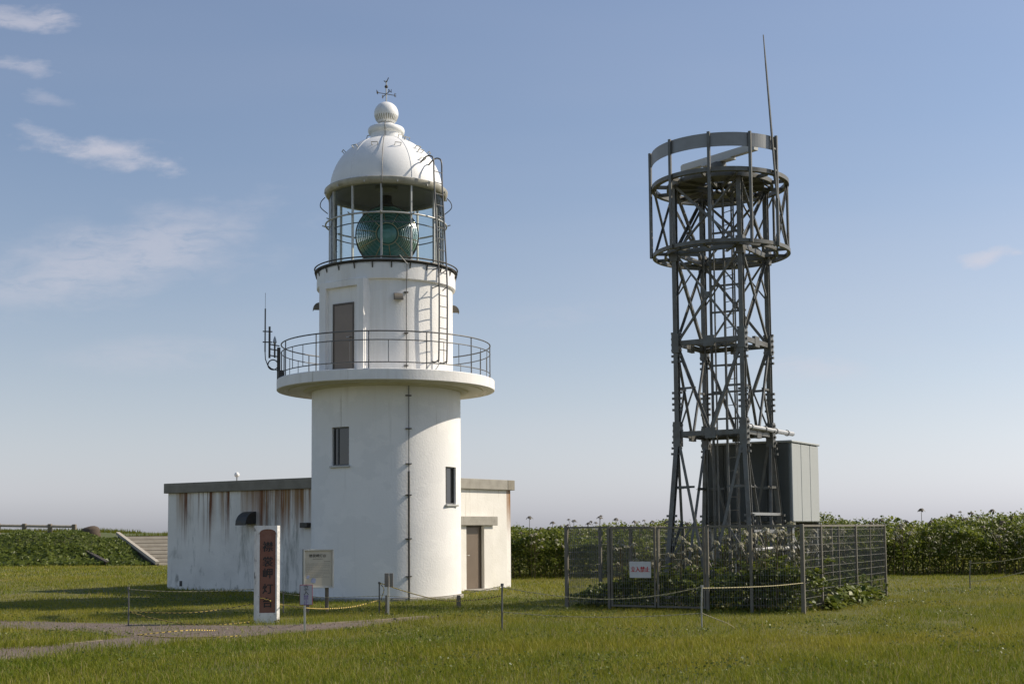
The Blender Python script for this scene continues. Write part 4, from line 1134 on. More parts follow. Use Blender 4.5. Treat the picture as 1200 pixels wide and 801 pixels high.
# ------------------------------------------------------------------ notice board
NBd = 26.6
NB = at(372, 640, NBd); NB.z = 0
nb = thing('notice_board', 'cream information board in a framed case on a single post', 'notice board', NB, rad(20))
def lx(px): return (at(px, 640, NBd).x - NB.x) / cos(rad(24))
nx0, nx1 = lx(357), lx(389.5)
nz0, nz1 = at(372, 688.5, NBd).z, at(372, 643, NBd).z
MB().box(nx0, nx1, 0.02, 0.10, nz0, nz1).build('case', 'dark_wood', nb)
nf = MB()
f_ = 0.028
nf.bbox(nx0, nx1, -0.03, 0.019, nz1 - f_, nz1, 0.004).bbox(nx0, nx1, -0.03, 0.019, nz0, nz0 + f_, 0.004)
nf.bbox(nx0, nx0 + f_, -0.03, 0.019, nz0 + f_ + 0.001, nz1 - f_ - 0.001, 0.004).bbox(nx1 - f_, nx1, -0.03, 0.019, nz0 + f_ + 0.001, nz1 - f_ - 0.001, 0.004)
nf.build('frame', 'aluminium', nb)
MB().box(nx0 + f_, nx1 - f_, 0.0, 0.019, nz0 + f_, nz1 - f_).build('board', 'board_cream', nb)
ncx = (nx0 + nx1) / 2
text_mesh('襟裳岬灯台', 0.072, 'title', 'ink', nb, Matrix.Translation((ncx - 0.02, -0.003, nz1 - 0.14)) @ UPR, 0.003)
MB().box(ncx - 0.11, ncx + 0.09, -0.003, -0.001, nz1 - 0.208, nz1 - 0.196).build('print', 'board_print', nb)
MB().box(nx1 - 0.20, nx1 - 0.07, -0.003, -0.001, nz1 - 0.262, nz1 - 0.250).build('print', 'board_print', nb)
for k in range(9):
    zz_ = nz1 - 0.30 - 0.034 * k; xe = nx1 - 0.06 - (0.16 if k % 4 == 3 else random.uniform(0, 0.03))
    mb = MB(); x = nx0 + 0.06
    while x < xe - 0.02:
        l = random.uniform(0.018, 0.05); mb.box(x, min(x + l, xe), -0.0025, -0.001, zz_ - 0.006, zz_ + 0.006); x += l + 0.007
    mb.build('print', 'board_print_pale', nb)
MB().prism([(nx0 + 0.05, nz0 + 0.21), (nx0 + 0.11, nz0 + 0.19), (nx0 + 0.13, nz0 + 0.25), (nx0 + 0.09, nz0 + 0.27)], -0.003, -0.001).prism([(nx0 + 0.15, nz0 + 0.12), (nx0 + 0.25, nz0 + 0.10), (nx0 + 0.26, nz0 + 0.19), (nx0 + 0.18, nz0 + 0.21)], -0.003, -0.001).build('map_print', 'board_blue', nb)
MB().path([(lx(383), 0.06, -0.1), (lx(383), 0.06, nz0)], 0.04, 8).build('post', 'wood_post', nb)
MB().path([(lx(362), 0.06, -0.1), (lx(362), 0.06, nz0)], 0.04, 8).build('post', 'wood_post', nb)

# small keep-out sign on a stake
SB = G(357, 742)
ss = thing('stake_sign', 'small grey keep-out sign with dark red edge on a pale stake', 'sign', SB, rad(12))
kd = SB.y / F
z0_, z1_ = at(358, 708.5, SB.y).z, at(358, 684.5, SB.y).z
MB().bbox(-0.018, 0.018, -0.018, 0.018, -0.1, z0_ + 0.02, 0.003).build('stake', 'aluminium', ss)
MB().bbox(-6 * kd, 9 * kd, -0.030, -0.0185, z0_, z1_, 0.004).build('edge', 'sign_border', ss)
MB().box(-5.4 * kd, 8.2 * kd, -0.034, -0.0305, z0_ + 0.01, z1_ - 0.01).build('panel', 'sign_grey', ss)
for k, ch in enumerate('立入禁止'):
    text_mesh(ch, 0.092, 'character', 'sign_purple' if k > 1 else 'ink', ss, Matrix.Translation((1.4 * kd, -0.036, z1_ - 0.055 - 0.082 * k)) @ UPR, 0.003)

# two-board marker near the rope
DB = G(453.5, 720)
dm = thing('double_board_marker', 'weathered post with two narrow grey vertical boards by the rope', 'marker post', DB, 0)
kd = DB.y / F
zz0, zz1, zz2 = at(453, 690, DB.y).z, at(453, 687.5, DB.y).z, at(453, 671, DB.y).z
MB().bbox(-0.032, -0.006, -0.03, 0.03, -0.1, at(453, 690, DB.y).z - 0.12, 0.004).build('post', 'wood_post', dm)
MB().bbox(0.0, 0.045, -0.025, 0.025, -0.1, zz2 - 0.06, 0.004).build('post', 'aluminium', dm)
MB().bbox(-0.045, 0.04, -0.05, -0.026, zz0 + 0.05, zz2, 0.004).build('board', 'grey_board', dm)
MB().bbox(0.052, 0.13, -0.05, -0.026, zz0 + 0.05, zz2, 0.004).build('board', 'grey_board', dm)

# ------------------------------------------------------------------ rope barrier
def rope(pts, label, m='tiger_rope', r=0.011, name='barrier_rope'):
    # smooth the control points, then cut into short twisted lengths
    P = [Vector(p) for p in pts]; S = []
    for i in range(len(P) - 1):
        a, b, c, d = P[max(i - 1, 0)], P[i], P[i + 1], P[min(i + 2, len(P) - 1)]
        L = (c - b).length; n = max(2, int(L / 0.045))
        for k in range(n):
            t = k / n
            S.append(0.5 * (2 * b + (c - a) * t + (2 * a - 5 * b + 4 * c - d) * t * t + (3 * b - a - 3 * c + d) * t ** 3))
    S.append(P[-1])
    o = MB().path(S, r, 4, tints=lambda q: float(q)).build(name, m)
    return tag(o, label, 'rope', 'ropes of the barrier')
def pole(px, pbase, ptop, label, name='rope_stake', r=0.014, m='rail_grey', tip=None):
    b = G(px, pbase); t = at(px if tip is None else tip, ptop, b.y)
    o = MB().path([(b.x, b.y, -0.1), (b.x, b.y, t.z * 0.5), t], r, 6)
    o.path([t - Vector((0, 0, 0.03)), t + Vector((0, 0, 0.012))], r * 1.7, 6)
    o = o.build(name, m)
    tag(o, label, 'stake', 'stakes of the rope barrier')
    return b.y, b.x
d1, _ = pole(150.5, 733, 688, 'thin rope stake left of the name pillar')
d2, _ = pole(332, 719, 693, 'short rope stake right behind the name pillar')
d3, _ = pole(444.5, 719, 682, 'rope stake beside the double board marker')
d5, _ = pole(588.5, 740, 684, 'dark rope stake in front of the building door', r=0.016)
d6, _ = pole(822.5, 738, 686, 'pale rope stake before the front of the mesh fence', m='galv')
d7, _ = pole(1137, 692, 657, 'rope stake by the hedge right of the mesh fence')
d8, _ = pole(1236, 690, 645, 'rope stake near the hedge at the far right edge')
b4 = G(537.5, 712); t4 = at(537.5, 698, b4.y)
o = MB().path([(b4.x, b4.y, -0.1), (b4.x, b4.y, t4.z)], 0.05, 8).path([(b4.x, b4.y, t4.z), (b4.x, b4.y, t4.z + 0.02)], 0.04, 8).build('stump_post', 'wood_post')
tag(o, 'short round wooden post on the lawn before the building door', 'post')
dp_ = PB.y
pf = dp_ - 0.17
rope([at(150.5, 716, d1), at(215, 717.5, d1), at(262, 713, (d1 + dp_) / 2), at(299, 706.5, dp_ - 0.05)], 'taut yellow and black rope from left stake to the name pillar')
rope([at(150.5, 716, d1), at(180, 724, d1), at(215, 730, d1), at(260, 731, d1), at(300, 727, dp_ - 0.1)], 'slack yellow and black rope sagging left of the name pillar')
rope([G(160, 747) + Vector((0, 0, .05)), G(220, 743.5) + Vector((0, 0, .08)), at(262, 738, 22.6), at(300, 733.0, pf), at(329, 725.5, pf)], 'yellow and black rope rising from the path across the pillar foot')
rope([G(160, 747) + Vector((0, 0, .05)), G(200, 748) + Vector((0, 0, .02)), G(250, 747.5) + Vector((0, 0, .02)), G(282, 745.5) + Vector((0, 0, .02))], 'loose yellow and black rope end lying on the gravel path')
rope([at(150.5, 690, d1), at(200, 692.5, 23.6), at(255, 692, 23.9), at(299, 690, dp_ + 0.1), at(332, 694, d2)], 'pale faded rope strung above the left yellow rope', 'faded_rope', 0.008)
rope([at(332, 695, d2), at(352, 697.5, d2 - 0.2), at(380, 699.5, d2), at(444.5, 698, d3)], 'pale faded rope behind the small stake sign', 'faded_rope', 0.007)
rope([at(305, 700, pf), at(316, 703, pf), at(329, 707.5, pf + 0.3), at(357, 711.5, SB.y + 1.2), at(385, 712.5, 24.5), at(415, 710, 25.5), at(444.5, 702.5, d3)], 'yellow and black rope from pillar front to the double board marker')
rope([at(445, 683, d3), at(450, 690, d3), at(446.5, 703, d3), at(447, 717, d3)], 'rope tail hanging down the stake by the double board marker', 'tiger_rope', 0.010)
rope([at(445, 682.5, d3), at(480, 694, 25.6), at(519, 703, 23.5), at(555, 702.5, 22.3), at(588.5, 697.5, d5)], 'dark yellow rope crossing before the lighthouse foot')
rope([at(444.5, 697, d3), at(500, 700, 24.5), at(550, 694, 22.5), at(588.5, 686, d5)], 'thin faded rope rising to the dark stake by the door', 'faded_rope', 0.006)
rope([at(588.5, 687.5, d5), at(625, 694, d5), at(665, 699, d5), at(706, 701.5, d5), at(745, 700, d5), at(785, 695, d6), at(822.5, 687, d6)], 'upper pale yellow rope in front of the mesh gate', 'faded_rope', 0.009)
rope([at(588.5, 716.5, d5), at(640, 720.5, d5), at(700, 722.5, d5), at(760, 721.5, d5), at(822.5, 718, d6)], 'lower pale yellow rope in front of the mesh gate', 'faded_rope', 0.009)
rope([at(822.5, 688.5, d6), at(870, 687.5, 22.6), at(910, 685.5, 23.9), at(941, 682.5, 25.2)], 'rope from pale stake to the front corner post of the fence', 'faded_rope', 0.009)
rope([at(822.5, 718, d6), at(836, 723.5, 21.0), at(853, 730, 20.6), G(862, 736)], 'loose rope end trailing down from the pale stake', 'faded_rope', 0.008)
rope([at(1137, 659.5, d7), at(1170, 657.5, d7), at(1200, 652.5, d7), at(1236, 646, d8)], 'upper rope in front of the hedge right of the mesh fence', 'faded_rope', 0.010)
rope([at(1137, 680.5, d7), at(1160, 678.5, d7), at(1200, 669.5, d7), at(1236, 659, d8)], 'lower rope in front of the hedge right of the mesh fence', 'faded_rope', 0.010)

# ------------------------------------------------------------------ embankment, steps, rail fence
BD = 66.0
sb, stp = at(183.5, 662, 66.0), at(139, 631, 72.0)
sb.z = 0; ZE = 1.50
stx = stp.x; sbx = sb.x
bank = MB()
nx_, ny_ = 46, 9
def bankz(x, t): # t 0 foot .. 1 top
    return ZE * (t * t * (3 - 2 * t)) + 0.16 * t * sin(x * 0.8) + 0.10 * t * sin(x * 2.1 + 1) + (0.25 if x < -24 else 0.25 * max(0, (-20 - x) / 4)) * t
def bankxy(x, t): return x + (stx - sbx) * t, 66 + 6 * t
bx0 = -62.0
grid = []
for j in range(ny_ + 3):
    t = min(j / ny_, 1.0)
    for i in range(nx_ + 1):
        x = bx0 + (sbx - 0.15 - bx0) * i / nx_
        X, Y = bankxy(x, t)
        Y += (0, 14, 40)[max(0, j - ny_)]
        grid.append((X, Y, bankz(x, t) - 0.02 - (0.6 if j == ny_ + 2 else 0)))
bank.add(grid, [(j * (nx_ + 1) + i, j * (nx_ + 1) + i + 1, (j + 1) * (nx_ + 1) + i + 1, (j + 1) * (nx_ + 1) + i) for j in range(ny_ + 2) for i in range(nx_)])
# end cheek facing the steps
o_ = len(bank.v)
for j in range(ny_ + 1):
    X, Y, Z = grid[j * (nx_ + 1) + nx_]
    bank.v += [(X, Y, Z), (X, Y, -0.05)]
for j in range(ny_): bank.f.append((o_ + 2 * j, o_ + 2 * j + 1, o_ + 2 * j + 3, o_ + 2 * j + 2))
bank.add([(stx - 0.5, 73.2, -0.1), (8, 78.2, -0.1), (8, 78.2, ZE - 0.1), (stx - 0.5, 73.2, ZE - 0.1), (8, 110, ZE - 0.1), (stx - 0.5, 110, ZE - 0.1)], [(0, 1, 2, 3), (3, 2, 4, 5)])
struct(bank.build('embankment', 'bank_soil', smooth='all'))
st = thing('stone_steps', 'wide pale concrete steps climbing the grassy embankment', 'steps', (sbx, 66, 0), math.atan2(-(stx - sbx), 6.0))
SL = math.hypot(stx - sbx, 6.0)
NS = 8
for k in range(NS):
    t = k / NS; x0 = 0.10; y0 = SL * t
    MB().bbox(x0, 9.0, y0, y0 + 1.15, -0.05 if k == 0 else ZE * k / NS - 0.12, ZE * (k + 1) / NS - 0.035, 0.012).build('step', 'step_concrete', st)
    MB().box(x0, 9.0, y0 + 0.04, y0 + 1.1, ZE * (k + 1) / NS - 0.034, ZE * (k + 1) / NS).build('tread', 'step_side', st)
cm = MB()
A0, A1 = Vector((-0.02, -0.2, 0.14)), Vector((-0.02, SL + 0.1, ZE + 0.16))
cm.bar(A0, A1, 0.20, 0.16)
cm.build('coping', 'kerb_pale', st)
mb = MB(); mb.add([A0 + Vector((0.0, 0, -0.05)), A1 + Vector((0.0, 0, -0.05)), (A1.x, A1.y, -0.1), (A0.x, A0.y, -0.1),
                   A0 + Vector((0.09, 0, -0.05)), A1 + Vector((0.09, 0, -0.05)), (A1.x + 0.09, A1.y, -0.1), (A0.x + 0.09, A0.y, -0.1)],
                  [(0, 1, 2, 3), (7, 6, 5, 4), (0, 4, 5, 1), (0, 3, 7, 4)])
mb.build('side_wall', 'step_side', st)
# fence with rails on top of the bank
rf = thing('rail_fence', 'low wooden post and rail fence along the top of the embankment', 'fence', at(58, 622, 74) * Vector((1, 1, 0)) if False else (0, 0, 0))
px_list = [-62, -32, -2, 28.5, 58.5, 87]
for k, px in enumerate(px_list):
    p = at(px, 620, 73.5); zt3 = at(px, 611.8 + k * 0.4, 73.5).z
    MB().bbox(p.x - 0.11, p.x + 0.11, p.y - 0.11, p.y + 0.11, 1.2, zt3, 0.03).build('post', 'wood_post', rf)
    if k:
        a, b = at(px_list[k - 1], 614.6 + (k - 1) * 0.4, 73.5), at(px, 614.6 + k * 0.4, 73.5)
        MB().path([a + Vector((0.11, -0.0, 0)), b - Vector((0.11, 0, 0))], 0.085, 8).build('rail', 'rail_wood', rf)
# boulder and dark log on the bank
p = at(106.5, 621, 73.0)
bo = MB(); prof = [(0.0, 1.3), (0.52, 1.32), (0.55, 1.6)] + [(0.53 * cos(t), 1.85 + 0.24 * sin(t)) for t in np.linspace(0, pi / 2, 5)]
bo.lathe(prof, 14)
bo.v = [(x * (1 + 0.08 * sin(5 * z + 3 * x)), y * 0.8, z * (1 + 0.02 * sin(4 * x))) for x, y, z in bo.v]
tag(bo.build('boulder', 'stone', None, smooth='all', loc=(p.x, p.y, 0)), 'squat brown boulder on the crest of the embankment', 'boulder')
dl = MB()
q0, q1 = at(81, 634, 71.0), at(128, 661, 66.4)
for s_ in (0.0,):
    dl.bar(q0 + Vector((0, -0.3, 0.0)), q1 + Vector((0, -0.3, 0.06)), 0.20, 0.2)
tag(dl.build('drain_trough', 'dark_wood'), 'dark timber trough running down the embankment face', 'trough')

# ------------------------------------------------------------------ vegetation
def leaf_mesh(name, P, size, nrm, m, tint, aspect=0.62, fold=0.25, parent=None, kind=None):
    """many folded four-point leaves: centres P, facing nrm"""
    n = len(P)
    ref = rng.normal(size=(n, 3))
    nrm = nrm / np.linalg.norm(nrm, axis=1, keepdims=True)
    u = np.cross(nrm, ref); u /= np.linalg.norm(u, axis=1, keepdims=True) + 1e-9
    v = np.cross(nrm, u)
    s = size[:, None]
    base, tip = P - u * s * 0.5, P + u * s * 0.5
    lf = P + v * s * aspect * 0.5 + nrm * s * fold * 0.5 + u * s * 0.05
    rt_ = P - v * s * aspect * 0.5 + nrm * s * fold * 0.5 + u * s * 0.05
    V = np.stack([base, rt_, tip, lf], 1).reshape(-1, 3)
    idx = np.arange(n) * 4
    T = np.stack([idx, idx + 1, idx + 2, idx, idx + 2, idx + 3], 1).reshape(-1, 3)
    return raw_mesh(name, V, T, m, np.repeat(tint, 2), parent, kind)
def raw_mesh(name, V, T, m, tint, parent=None, kind=None):
    me = bpy.data.meshes.new(name)
    me.vertices.add(len(V)); me.vertices.foreach_set('co', np.asarray(V, np.float32).ravel())
    me.loops.add(len(T) * 3); me.loops.foreach_set('vertex_index', np.asarray(T, np.int32).ravel())
    me.polygons.add(len(T)); me.polygons.foreach_set('loop_start', np.arange(0, len(T) * 3, 3, dtype=np.int32))
    me.materials.append(MAT[m])
    a = me.attributes.new('tint', 'FLOAT', 'FACE'); a.data.foreach_set('value', np.asarray(tint, np.float32))
    me.update(); me.validate()
    o = link(name, me, parent)
    if kind: o['kind'] = kind
    return o
def inpoly(x, y, poly):
    r = np.zeros(len(x), bool); n = len(poly); j = n - 1
    for i in range(n):
        xi, yi, xj, yj = poly[i][0], poly[i][1], poly[j][0], poly[j][1]
        c = ((yi > y) != (yj > y)) & (x < (xj - xi) * (y - yi) / (yj - yi + 1e-12) + xi)
        r ^= c; j = i
    return r
def vnoise(x, y, s, seed=0):
    r = np.random.default_rng(seed); o = np.zeros_like(x)
    for k in range(6):
        a = r.uniform(0, 2 * pi); f = s * r.uniform(0.6, 1.7); o += np.sin((x * cos(a) + y * sin(a)) * f + r.uniform(0, 7))
    return o / 6
bfoot = [tuple((frame(bd) @ Vector(p)))[:2] for p in ((-0.02, -0.02, 0), (LBx + 0.02, -0.02, 0), (LBx + 0.02, dpt, 0), (0, dpt, 0))]
pfoot = [tuple((frame(bd) @ Vector(p)))[:2] for p in ((LBx - .1, ya, 0), (LBx + 0.30, ya, 0), (LBx + 0.30, yb, 0), (LBx - .1, yb, 0))]
stfoot = [tuple((frame(bd) @ Vector(p)))[:2] for p in ((LBx, yd0 - .1, 0), (LBx + 0.76, yd0 - .1, 0), (LBx + 0.76, yd1 + .1, 0), (LBx, yd1 + .1, 0))]
def free(x, y):
    jx, jy = x + 0.22 * vnoise(x, y, 3.1, 61) + rng.normal(0, 0.07, len(x)), y + 0.45 * vnoise(x, y, 2.3, 62) + rng.normal(0, 0.16, len(x))
    ok = ~(inpoly(jx, jy, PW_) & ~inpoly(jx, jy, WW_)) | (rng.random(len(x)) < 0.05 * (1 + vnoise(x, y, 1.7, 63)) ** 2)
    for pl in (bfoot, pfoot, stfoot): ok &= ~inpoly(x, y, pl)
    ok &= (x - LC.x) ** 2 + (y - LC.y) ** 2 > 1.96 ** 2
    ok &= (np.abs(x - PB.x) > pw_ + 0.02) | (np.abs(y - PB.y) > 0.16)
    return ok
def grass(name, d0, d1, dens, h0, wid, seg, spread=0.58):
    A_ = spread * (d1 * d1 - d0 * d0); n = int(A_ * dens)
    d = np.sqrt(rng.uniform(d0 * d0, d1 * d1, n)); x = rng.uniform(-spread, spread, n) * d; y = d
    ok = free(x, y); x, y = x[ok], y[ok]
    # thin, clumpy edges over the path margin come from the lean of the blades
    n = len(x)
    tall = vnoise(x, y, 0.9, 3) * 0.7 + vnoise(x, y, 2.6, 4) * 0.8
    lawn = np.clip((y - 19) / 8, 0, 1)
    h = h0 * (1 + 0.75 * tall) * rng.uniform(0.55, 1.35, n) * (1 - 0.40 * lawn)
    h = np.maximum(h, 0.02)
    stalk = rng.random(n) < 0.012
    h[stalk] *= rng.uniform(1.3, 2.0, stalk.sum())
    tint = np.clip(0.38 + 0.40 * vnoise(x, y, 0.5, 8) + 0.30 * vnoise(x, y, 1.7, 9) + rng.normal(0, 0.16, n) + 0.12 * lawn, 0, 0.86)
    tint[stalk] = 1.0
    dry = rng.random(n) < 0.06
    tint[dry] = rng.uniform(0.85, 0.96, dry.sum())
    a = rng.uniform(0, 2 * pi, n); lean = rng.uniform(0.1, 0.75, n) * h
    lx_, ly_ = np.cos(a) * lean, np.sin(a) * lean
    fa = rng.uniform(0, pi, n); wv = wid * rng.uniform(0.7, 1.4, n)
    wx, wy = np.cos(fa) * wv / 2, np.sin(fa) * wv / 2
    z0 = np.full(n, -0.01)
    if seg:
        b0 = np.stack([x - wx, y - wy, z0], 1); b1 = np.stack([x + wx, y + wy, z0], 1)
        mx_, my_ = x + lx_ * 0.35, y + ly_ * 0.35; mz = h * 0.6
        m0 = np.stack([mx_ - wx * .75, my_ - wy * .75, mz], 1); m1 = np.stack([mx_ + wx * .75, my_ + wy * .75, mz], 1)
        tp = np.stack([x + lx_, y + ly_, h * (1 - 0.12)], 1)
        V = np.stack([b0, b1, m0, m1, tp], 1).reshape(-1, 3); i = np.arange(n) * 5
        T = np.stack([i, i + 1, i + 3, i, i + 3, i + 2, i + 2, i + 3, i + 4], 1).reshape(-1, 3); tt = np.repeat(tint, 3)
    else:
        b0 = np.stack([x - wx, y - wy, z0], 1); b1 = np.stack([x + wx, y + wy, z0], 1); tp = np.stack([x + lx_, y + ly_, h], 1)
        V = np.stack([b0, b1, tp], 1).reshape(-1, 3); i = np.arange(n) * 3
        T = np.stack([i, i + 1, i + 2], 1); tt = tint
    return V, T, tt
parts = [grass('g', 10.5, 20, 1250, 0.092, 0.0062, True), grass('g', 20, 32, 620, 0.095, 0.009, False), grass('g', 32, 50, 170, 0.11, 0.018, False), grass('g', 50, 72, 70, 0.12, 0.032, False)]
off = 0; VV, TT, tt = [], [], []
for V, T, t in parts: VV.append(V); TT.append(T + off); tt.append(t); off += len(V)
go = raw_mesh('grass', np.concatenate(VV), np.concatenate(TT), 'grass_blade', np.concatenate(tt), kind='stuff')
go['label'] = 'olive green lawn grass with dry blades'; go['category'] = 'grass'

# clover and small broad leaves mixed through the lawn, and pebbles on the path
n = 60000
d = np.sqrt(rng.uniform(11 ** 2, 34 ** 2, n)); x = rng.uniform(-.5, .5, n) * d; y = d
ok = free(x, y) & (vnoise(x, y, 1.1, 71) + 0.6 * vnoise(x, y, 3.7, 72) > 0.12); x, y = x[ok], y[ok]; n = len(x)
P = np.stack([x, y, rng.uniform(0.03, 0.09, n)], 1)
o = leaf_mesh('lawn_weeds', P, rng.uniform(0.02, 0.05, n), rng.normal(0, .35, (n, 3)) + np.array([0, -.2, .9]), 'leaf_low', np.clip(rng.normal(.4, .2, n), 0, .9), .8, .2, None, 'stuff')
o['label'] = 'low broad leaved weeds scattered through the lawn'; o['category'] = 'weeds'
n = 9000
d = np.sqrt(rng.uniform(14 ** 2, 27 ** 2, n)); x = rng.uniform(-.55, .05, n) * d; y = d
ok = inpoly(x, y, PW_) & ~inpoly(x, y, WW_); x, y = x[ok], y[ok]; n = len(x)
r_ = rng.uniform(0.008, 0.026, n)[:, None]
octa = np.array([(1, 0, 0), (0, 1, 0), (-1, 0, 0), (0, -1, 0), (0, 0, .8)], float)
V = (np.stack([x, y, np.full(n, .004)], 1)[:, None, :] + octa[None] * r_[:, None, :] * rng.uniform(.7, 1.3, (n, 5, 1))).reshape(-1, 3)
i = np.arange(n) * 5
T = np.stack([i, i + 1, i + 4, i + 1, i + 2, i + 4, i + 2, i + 3, i + 4, i + 3, i, i + 4], 1).reshape(-1, 3)
o = raw_mesh('pebbles', V, T, 'pebble', np.repeat(rng.random(n), 4), None, 'stuff'); o['label'] = 'brown grey pebbles on the gravel path'; o['category'] = 'gravel'

# hedge of tall weeds along the cliff edge
def hedge(name, x0, x1, yf0, yf1, top, n, label, smin=0.05, smax=0.14):
    x = rng.uniform(x0, x1, n); q = rng.random(n)
    yb_ = yf0 + (yf1 - yf0) * q ** 1.7
    front = yf0 + 0.5 * vnoise(x, x * 0, 1.3, 21) + 0.35 * vnoise(x, x * 0, 4, 22)
    y = front + (yb_ - yf0)
    hh = top(x) + 0.34 * vnoise(x, y, 0.8, 26) + 0.55 * (0.25 - np.abs(vnoise(x, y * 0.5, 1.6, 23))) + 0.40 * (0.2 - np.abs(vnoise(x, y * 0.5, 4.5, 24))) + 0.14 * rng.random(n) ** 4
    hh *= 1 - 0.62 * np.exp(-np.maximum(y - front, 0) / 0.75) * (0.7 + 0.5 * vnoise(x, y, 2.7, 27))
    zf = np.where(rng.random(n) < 0.32, 1 - np.abs(rng.normal(0, 0.10, n)), rng.random(n) ** 0.85)
    z = hh * np.clip(zf, 0.02, 1.06)
    P = np.stack([x, y, z], 1)
    nr_ = rng.normal(0, 0.55, (n, 3)) + np.stack([0.30 * np.ones(n), -0.35 * np.ones(n), 0.80 * np.ones(n)], 1)
    size = rng.uniform(smin, smax, n) * (0.8 + 0.3 * z / hh)
    tint = np.clip(0.44 + 0.34 * vnoise(x, z * 2 + y, 2.0, 25) + rng.normal(0, 0.2, n), 0, 0.88)
    acc = rng.random(n) < 0.05; tint[acc] = rng.uniform(0.88, 1.0, acc.sum())
    o = leaf_mesh(name, P, size, nr_, 'leaf_hedge', tint, 0.7, 0.22, None, 'stuff')
    o['label'] = label; o['category'] = 'hedge'
    return o
def toph(x): return 1.64 + 0.012 * (x + 2) + 0.06 * np.clip(x - 12, 0, 20) * 0.3
hedge('hedge', -9, 31, 44.6, 50, toph, 170000, 'dense green hedge of tall weeds behind the buildings')
stm = MB()
sv, stt_, sti = [], [], []
n = 700
x = rng.uniform(-9, 31, n); y = 44.7 + rng.uniform(-0.2, 2.0, n) + 0.5 * vnoise(x, x * 0, 1.3, 21)
h = rng.uniform(0.4, 1.5, n); a = rng.normal(0, 0.22, (n, 2)); wv = rng.uniform(0.008, 0.02, n)
V = np.stack([np.stack([x - wv, y, x * 0 - .02], 1), np.stack([x + wv, y, x * 0 - .02], 1), np.stack([x + a[:, 0] * h + wv * .6, y + a[:, 1], h], 1), np.stack([x + a[:, 0] * h - wv * .6, y + a[:, 1], h], 1)], 1).reshape(-1, 3)
i = np.arange(n) * 4; T = np.stack([i, i + 1, i + 2, i, i + 2, i + 3], 1).reshape(-1, 3)
o = raw_mesh('hedge_stalks', V, T, 'stalk', np.repeat(rng.random(n), 2), None, 'stuff'); o['label'] = 'brown weed stalks at the foot of the hedge'; o['category'] = 'stalks'

# undergrowth inside the fence
def fence_pts(n, margin=-0.35):
    u = rng.uniform(X_L - margin if False else X_L + 0.05, 0 - 0.05, n); v = rng.uniform(0.08, Y_R - 0.05, n)
    return u, v
n = 11500
u, v = fence_pts(n)
front = rng.random(n) < 0.35; v[front] = rng.uniform(0.05, 1.4, front.sum())
side = rng.random(n) < 0.15; u[side] = rng.uniform(-1.2, 0.15, side.sum())
hmax = 0.62 + 0.34 * vnoise(u, v, 1.6, 31) + 0.22 * vnoise(u, v, 4, 32)
hmax *= np.clip(0.45 + (u - X_L) / 2.2, 0.35, 1)        # lower towards the left corner
hmax *= np.clip(1.15 - 0.10 * v, 0.5, 1.1)
z = hmax * np.clip(np.where(rng.random(n) < 0.5, 1 - np.abs(rng.normal(0, 0.15, n)), rng.random(n)), 0.03, 1.1)
W3 = np.array([[Ff[r][c] for c in range(4)] for r in range(3)])
P = np.stack([u, v, z, np.ones(n)], 1) @ W3.T
nr_ = rng.normal(0, 0.5, (n, 3)) + np.array([0, -0.3, 0.8])
tint = np.clip(0.36 + 0.25 * vnoise(u, v, 2.5, 33) + rng.normal(0, 0.2, n), 0, 0.9)
o = leaf_mesh('undergrowth', P, rng.uniform(0.05, 0.14, n), nr_, 'leaf_low', tint, 0.7, 0.25, None, 'stuff')
o['label'] = 'leafy undergrowth filling the fenced tower compound'; o['category'] = 'undergrowth'
# spill of big leaves at the right foot of the fence
n = 420
v = rng.uniform(1.2, 5.6, n); u = 0.05 + np.abs(rng.normal(0, 0.13, n)); z = rng.uniform(0.04, 0.5, n) * np.exp(-u * 1.2) * np.sin((v - 1.0) / 4.8 * pi) ** 0.5
P = np.stack([u, v, z, np.ones(n)], 1) @ W3.T
o = leaf_mesh('creeping_leaves', P, rng.uniform(0.10, 0.22, n), rng.normal(0, 0.4, (n, 3)) + np.array([0.2, -0.2, 0.9]), 'leaf_low', np.clip(rng.normal(0.5, 0.25, n), 0, 1), 0.8, 0.2, None, 'stuff')
o['label'] = 'large leaves spilling out under the right side of the fence'; o['category'] = 'leaves'

# plants on the bank: big round leaves
n = 42000
t = rng.random(n) ** 0.85; xb = rng.uniform(bx0, sbx - 0.2, n)
X = xb + (stx - sbx) * t; Y = 66 + 6 * t
zb = np.array([bankz(a_, b_) for a_, b_ in zip(xb, t)]) + rng.uniform(0.02, 0.18, n) * (1 + 0.5 * vnoise(X, Y, 1.5, 41)) - 0.10 * np.clip((t - 0.75) * 4, 0, 1)
P = np.stack([X, Y - 0.1, zb], 1)
tint = np.clip(0.42 + 0.25 * vnoise(X, Y * 2, 1.1, 42) + rng.normal(0, 0.2, n), 0, 0.9)
acc = rng.random(n) < 0.05; tint[acc] = 1
o = leaf_mesh('bank_plants', P, np.where(t < 0.55, rng.uniform(0.10, 0.27, n), rng.uniform(0.07, 0.16, n)), rng.normal(0, 0.4, (n, 3)) + np.array([0, -0.5, 0.8]), 'leaf_bank', tint, 0.9, 0.15, None, 'stuff')
o['label'] = 'broad leaved plants covering the embankment'; o['category'] = 'plants'
n = 9000
x = rng.uniform(-60, 9, n); y = rng.uniform(72.6, 77, n) + np.clip(x - stx, 0, 50) * 0.17; zt0 = ZE + np.where(x < stx, 0.1 + 0.25 * np.clip((-20 - x) / 4, 0, 1), -0.08)
h = rng.uniform(0.03, 0.20, n) * (1 + (x > stx)); wv = 0.022
V = np.stack([np.stack([x - wv, y, zt0 - .1], 1), np.stack([x + wv, y, zt0 - .1], 1), np.stack([x + rng.normal(0, .1, n), y, zt0 + h], 1)], 1).reshape(-1, 3)
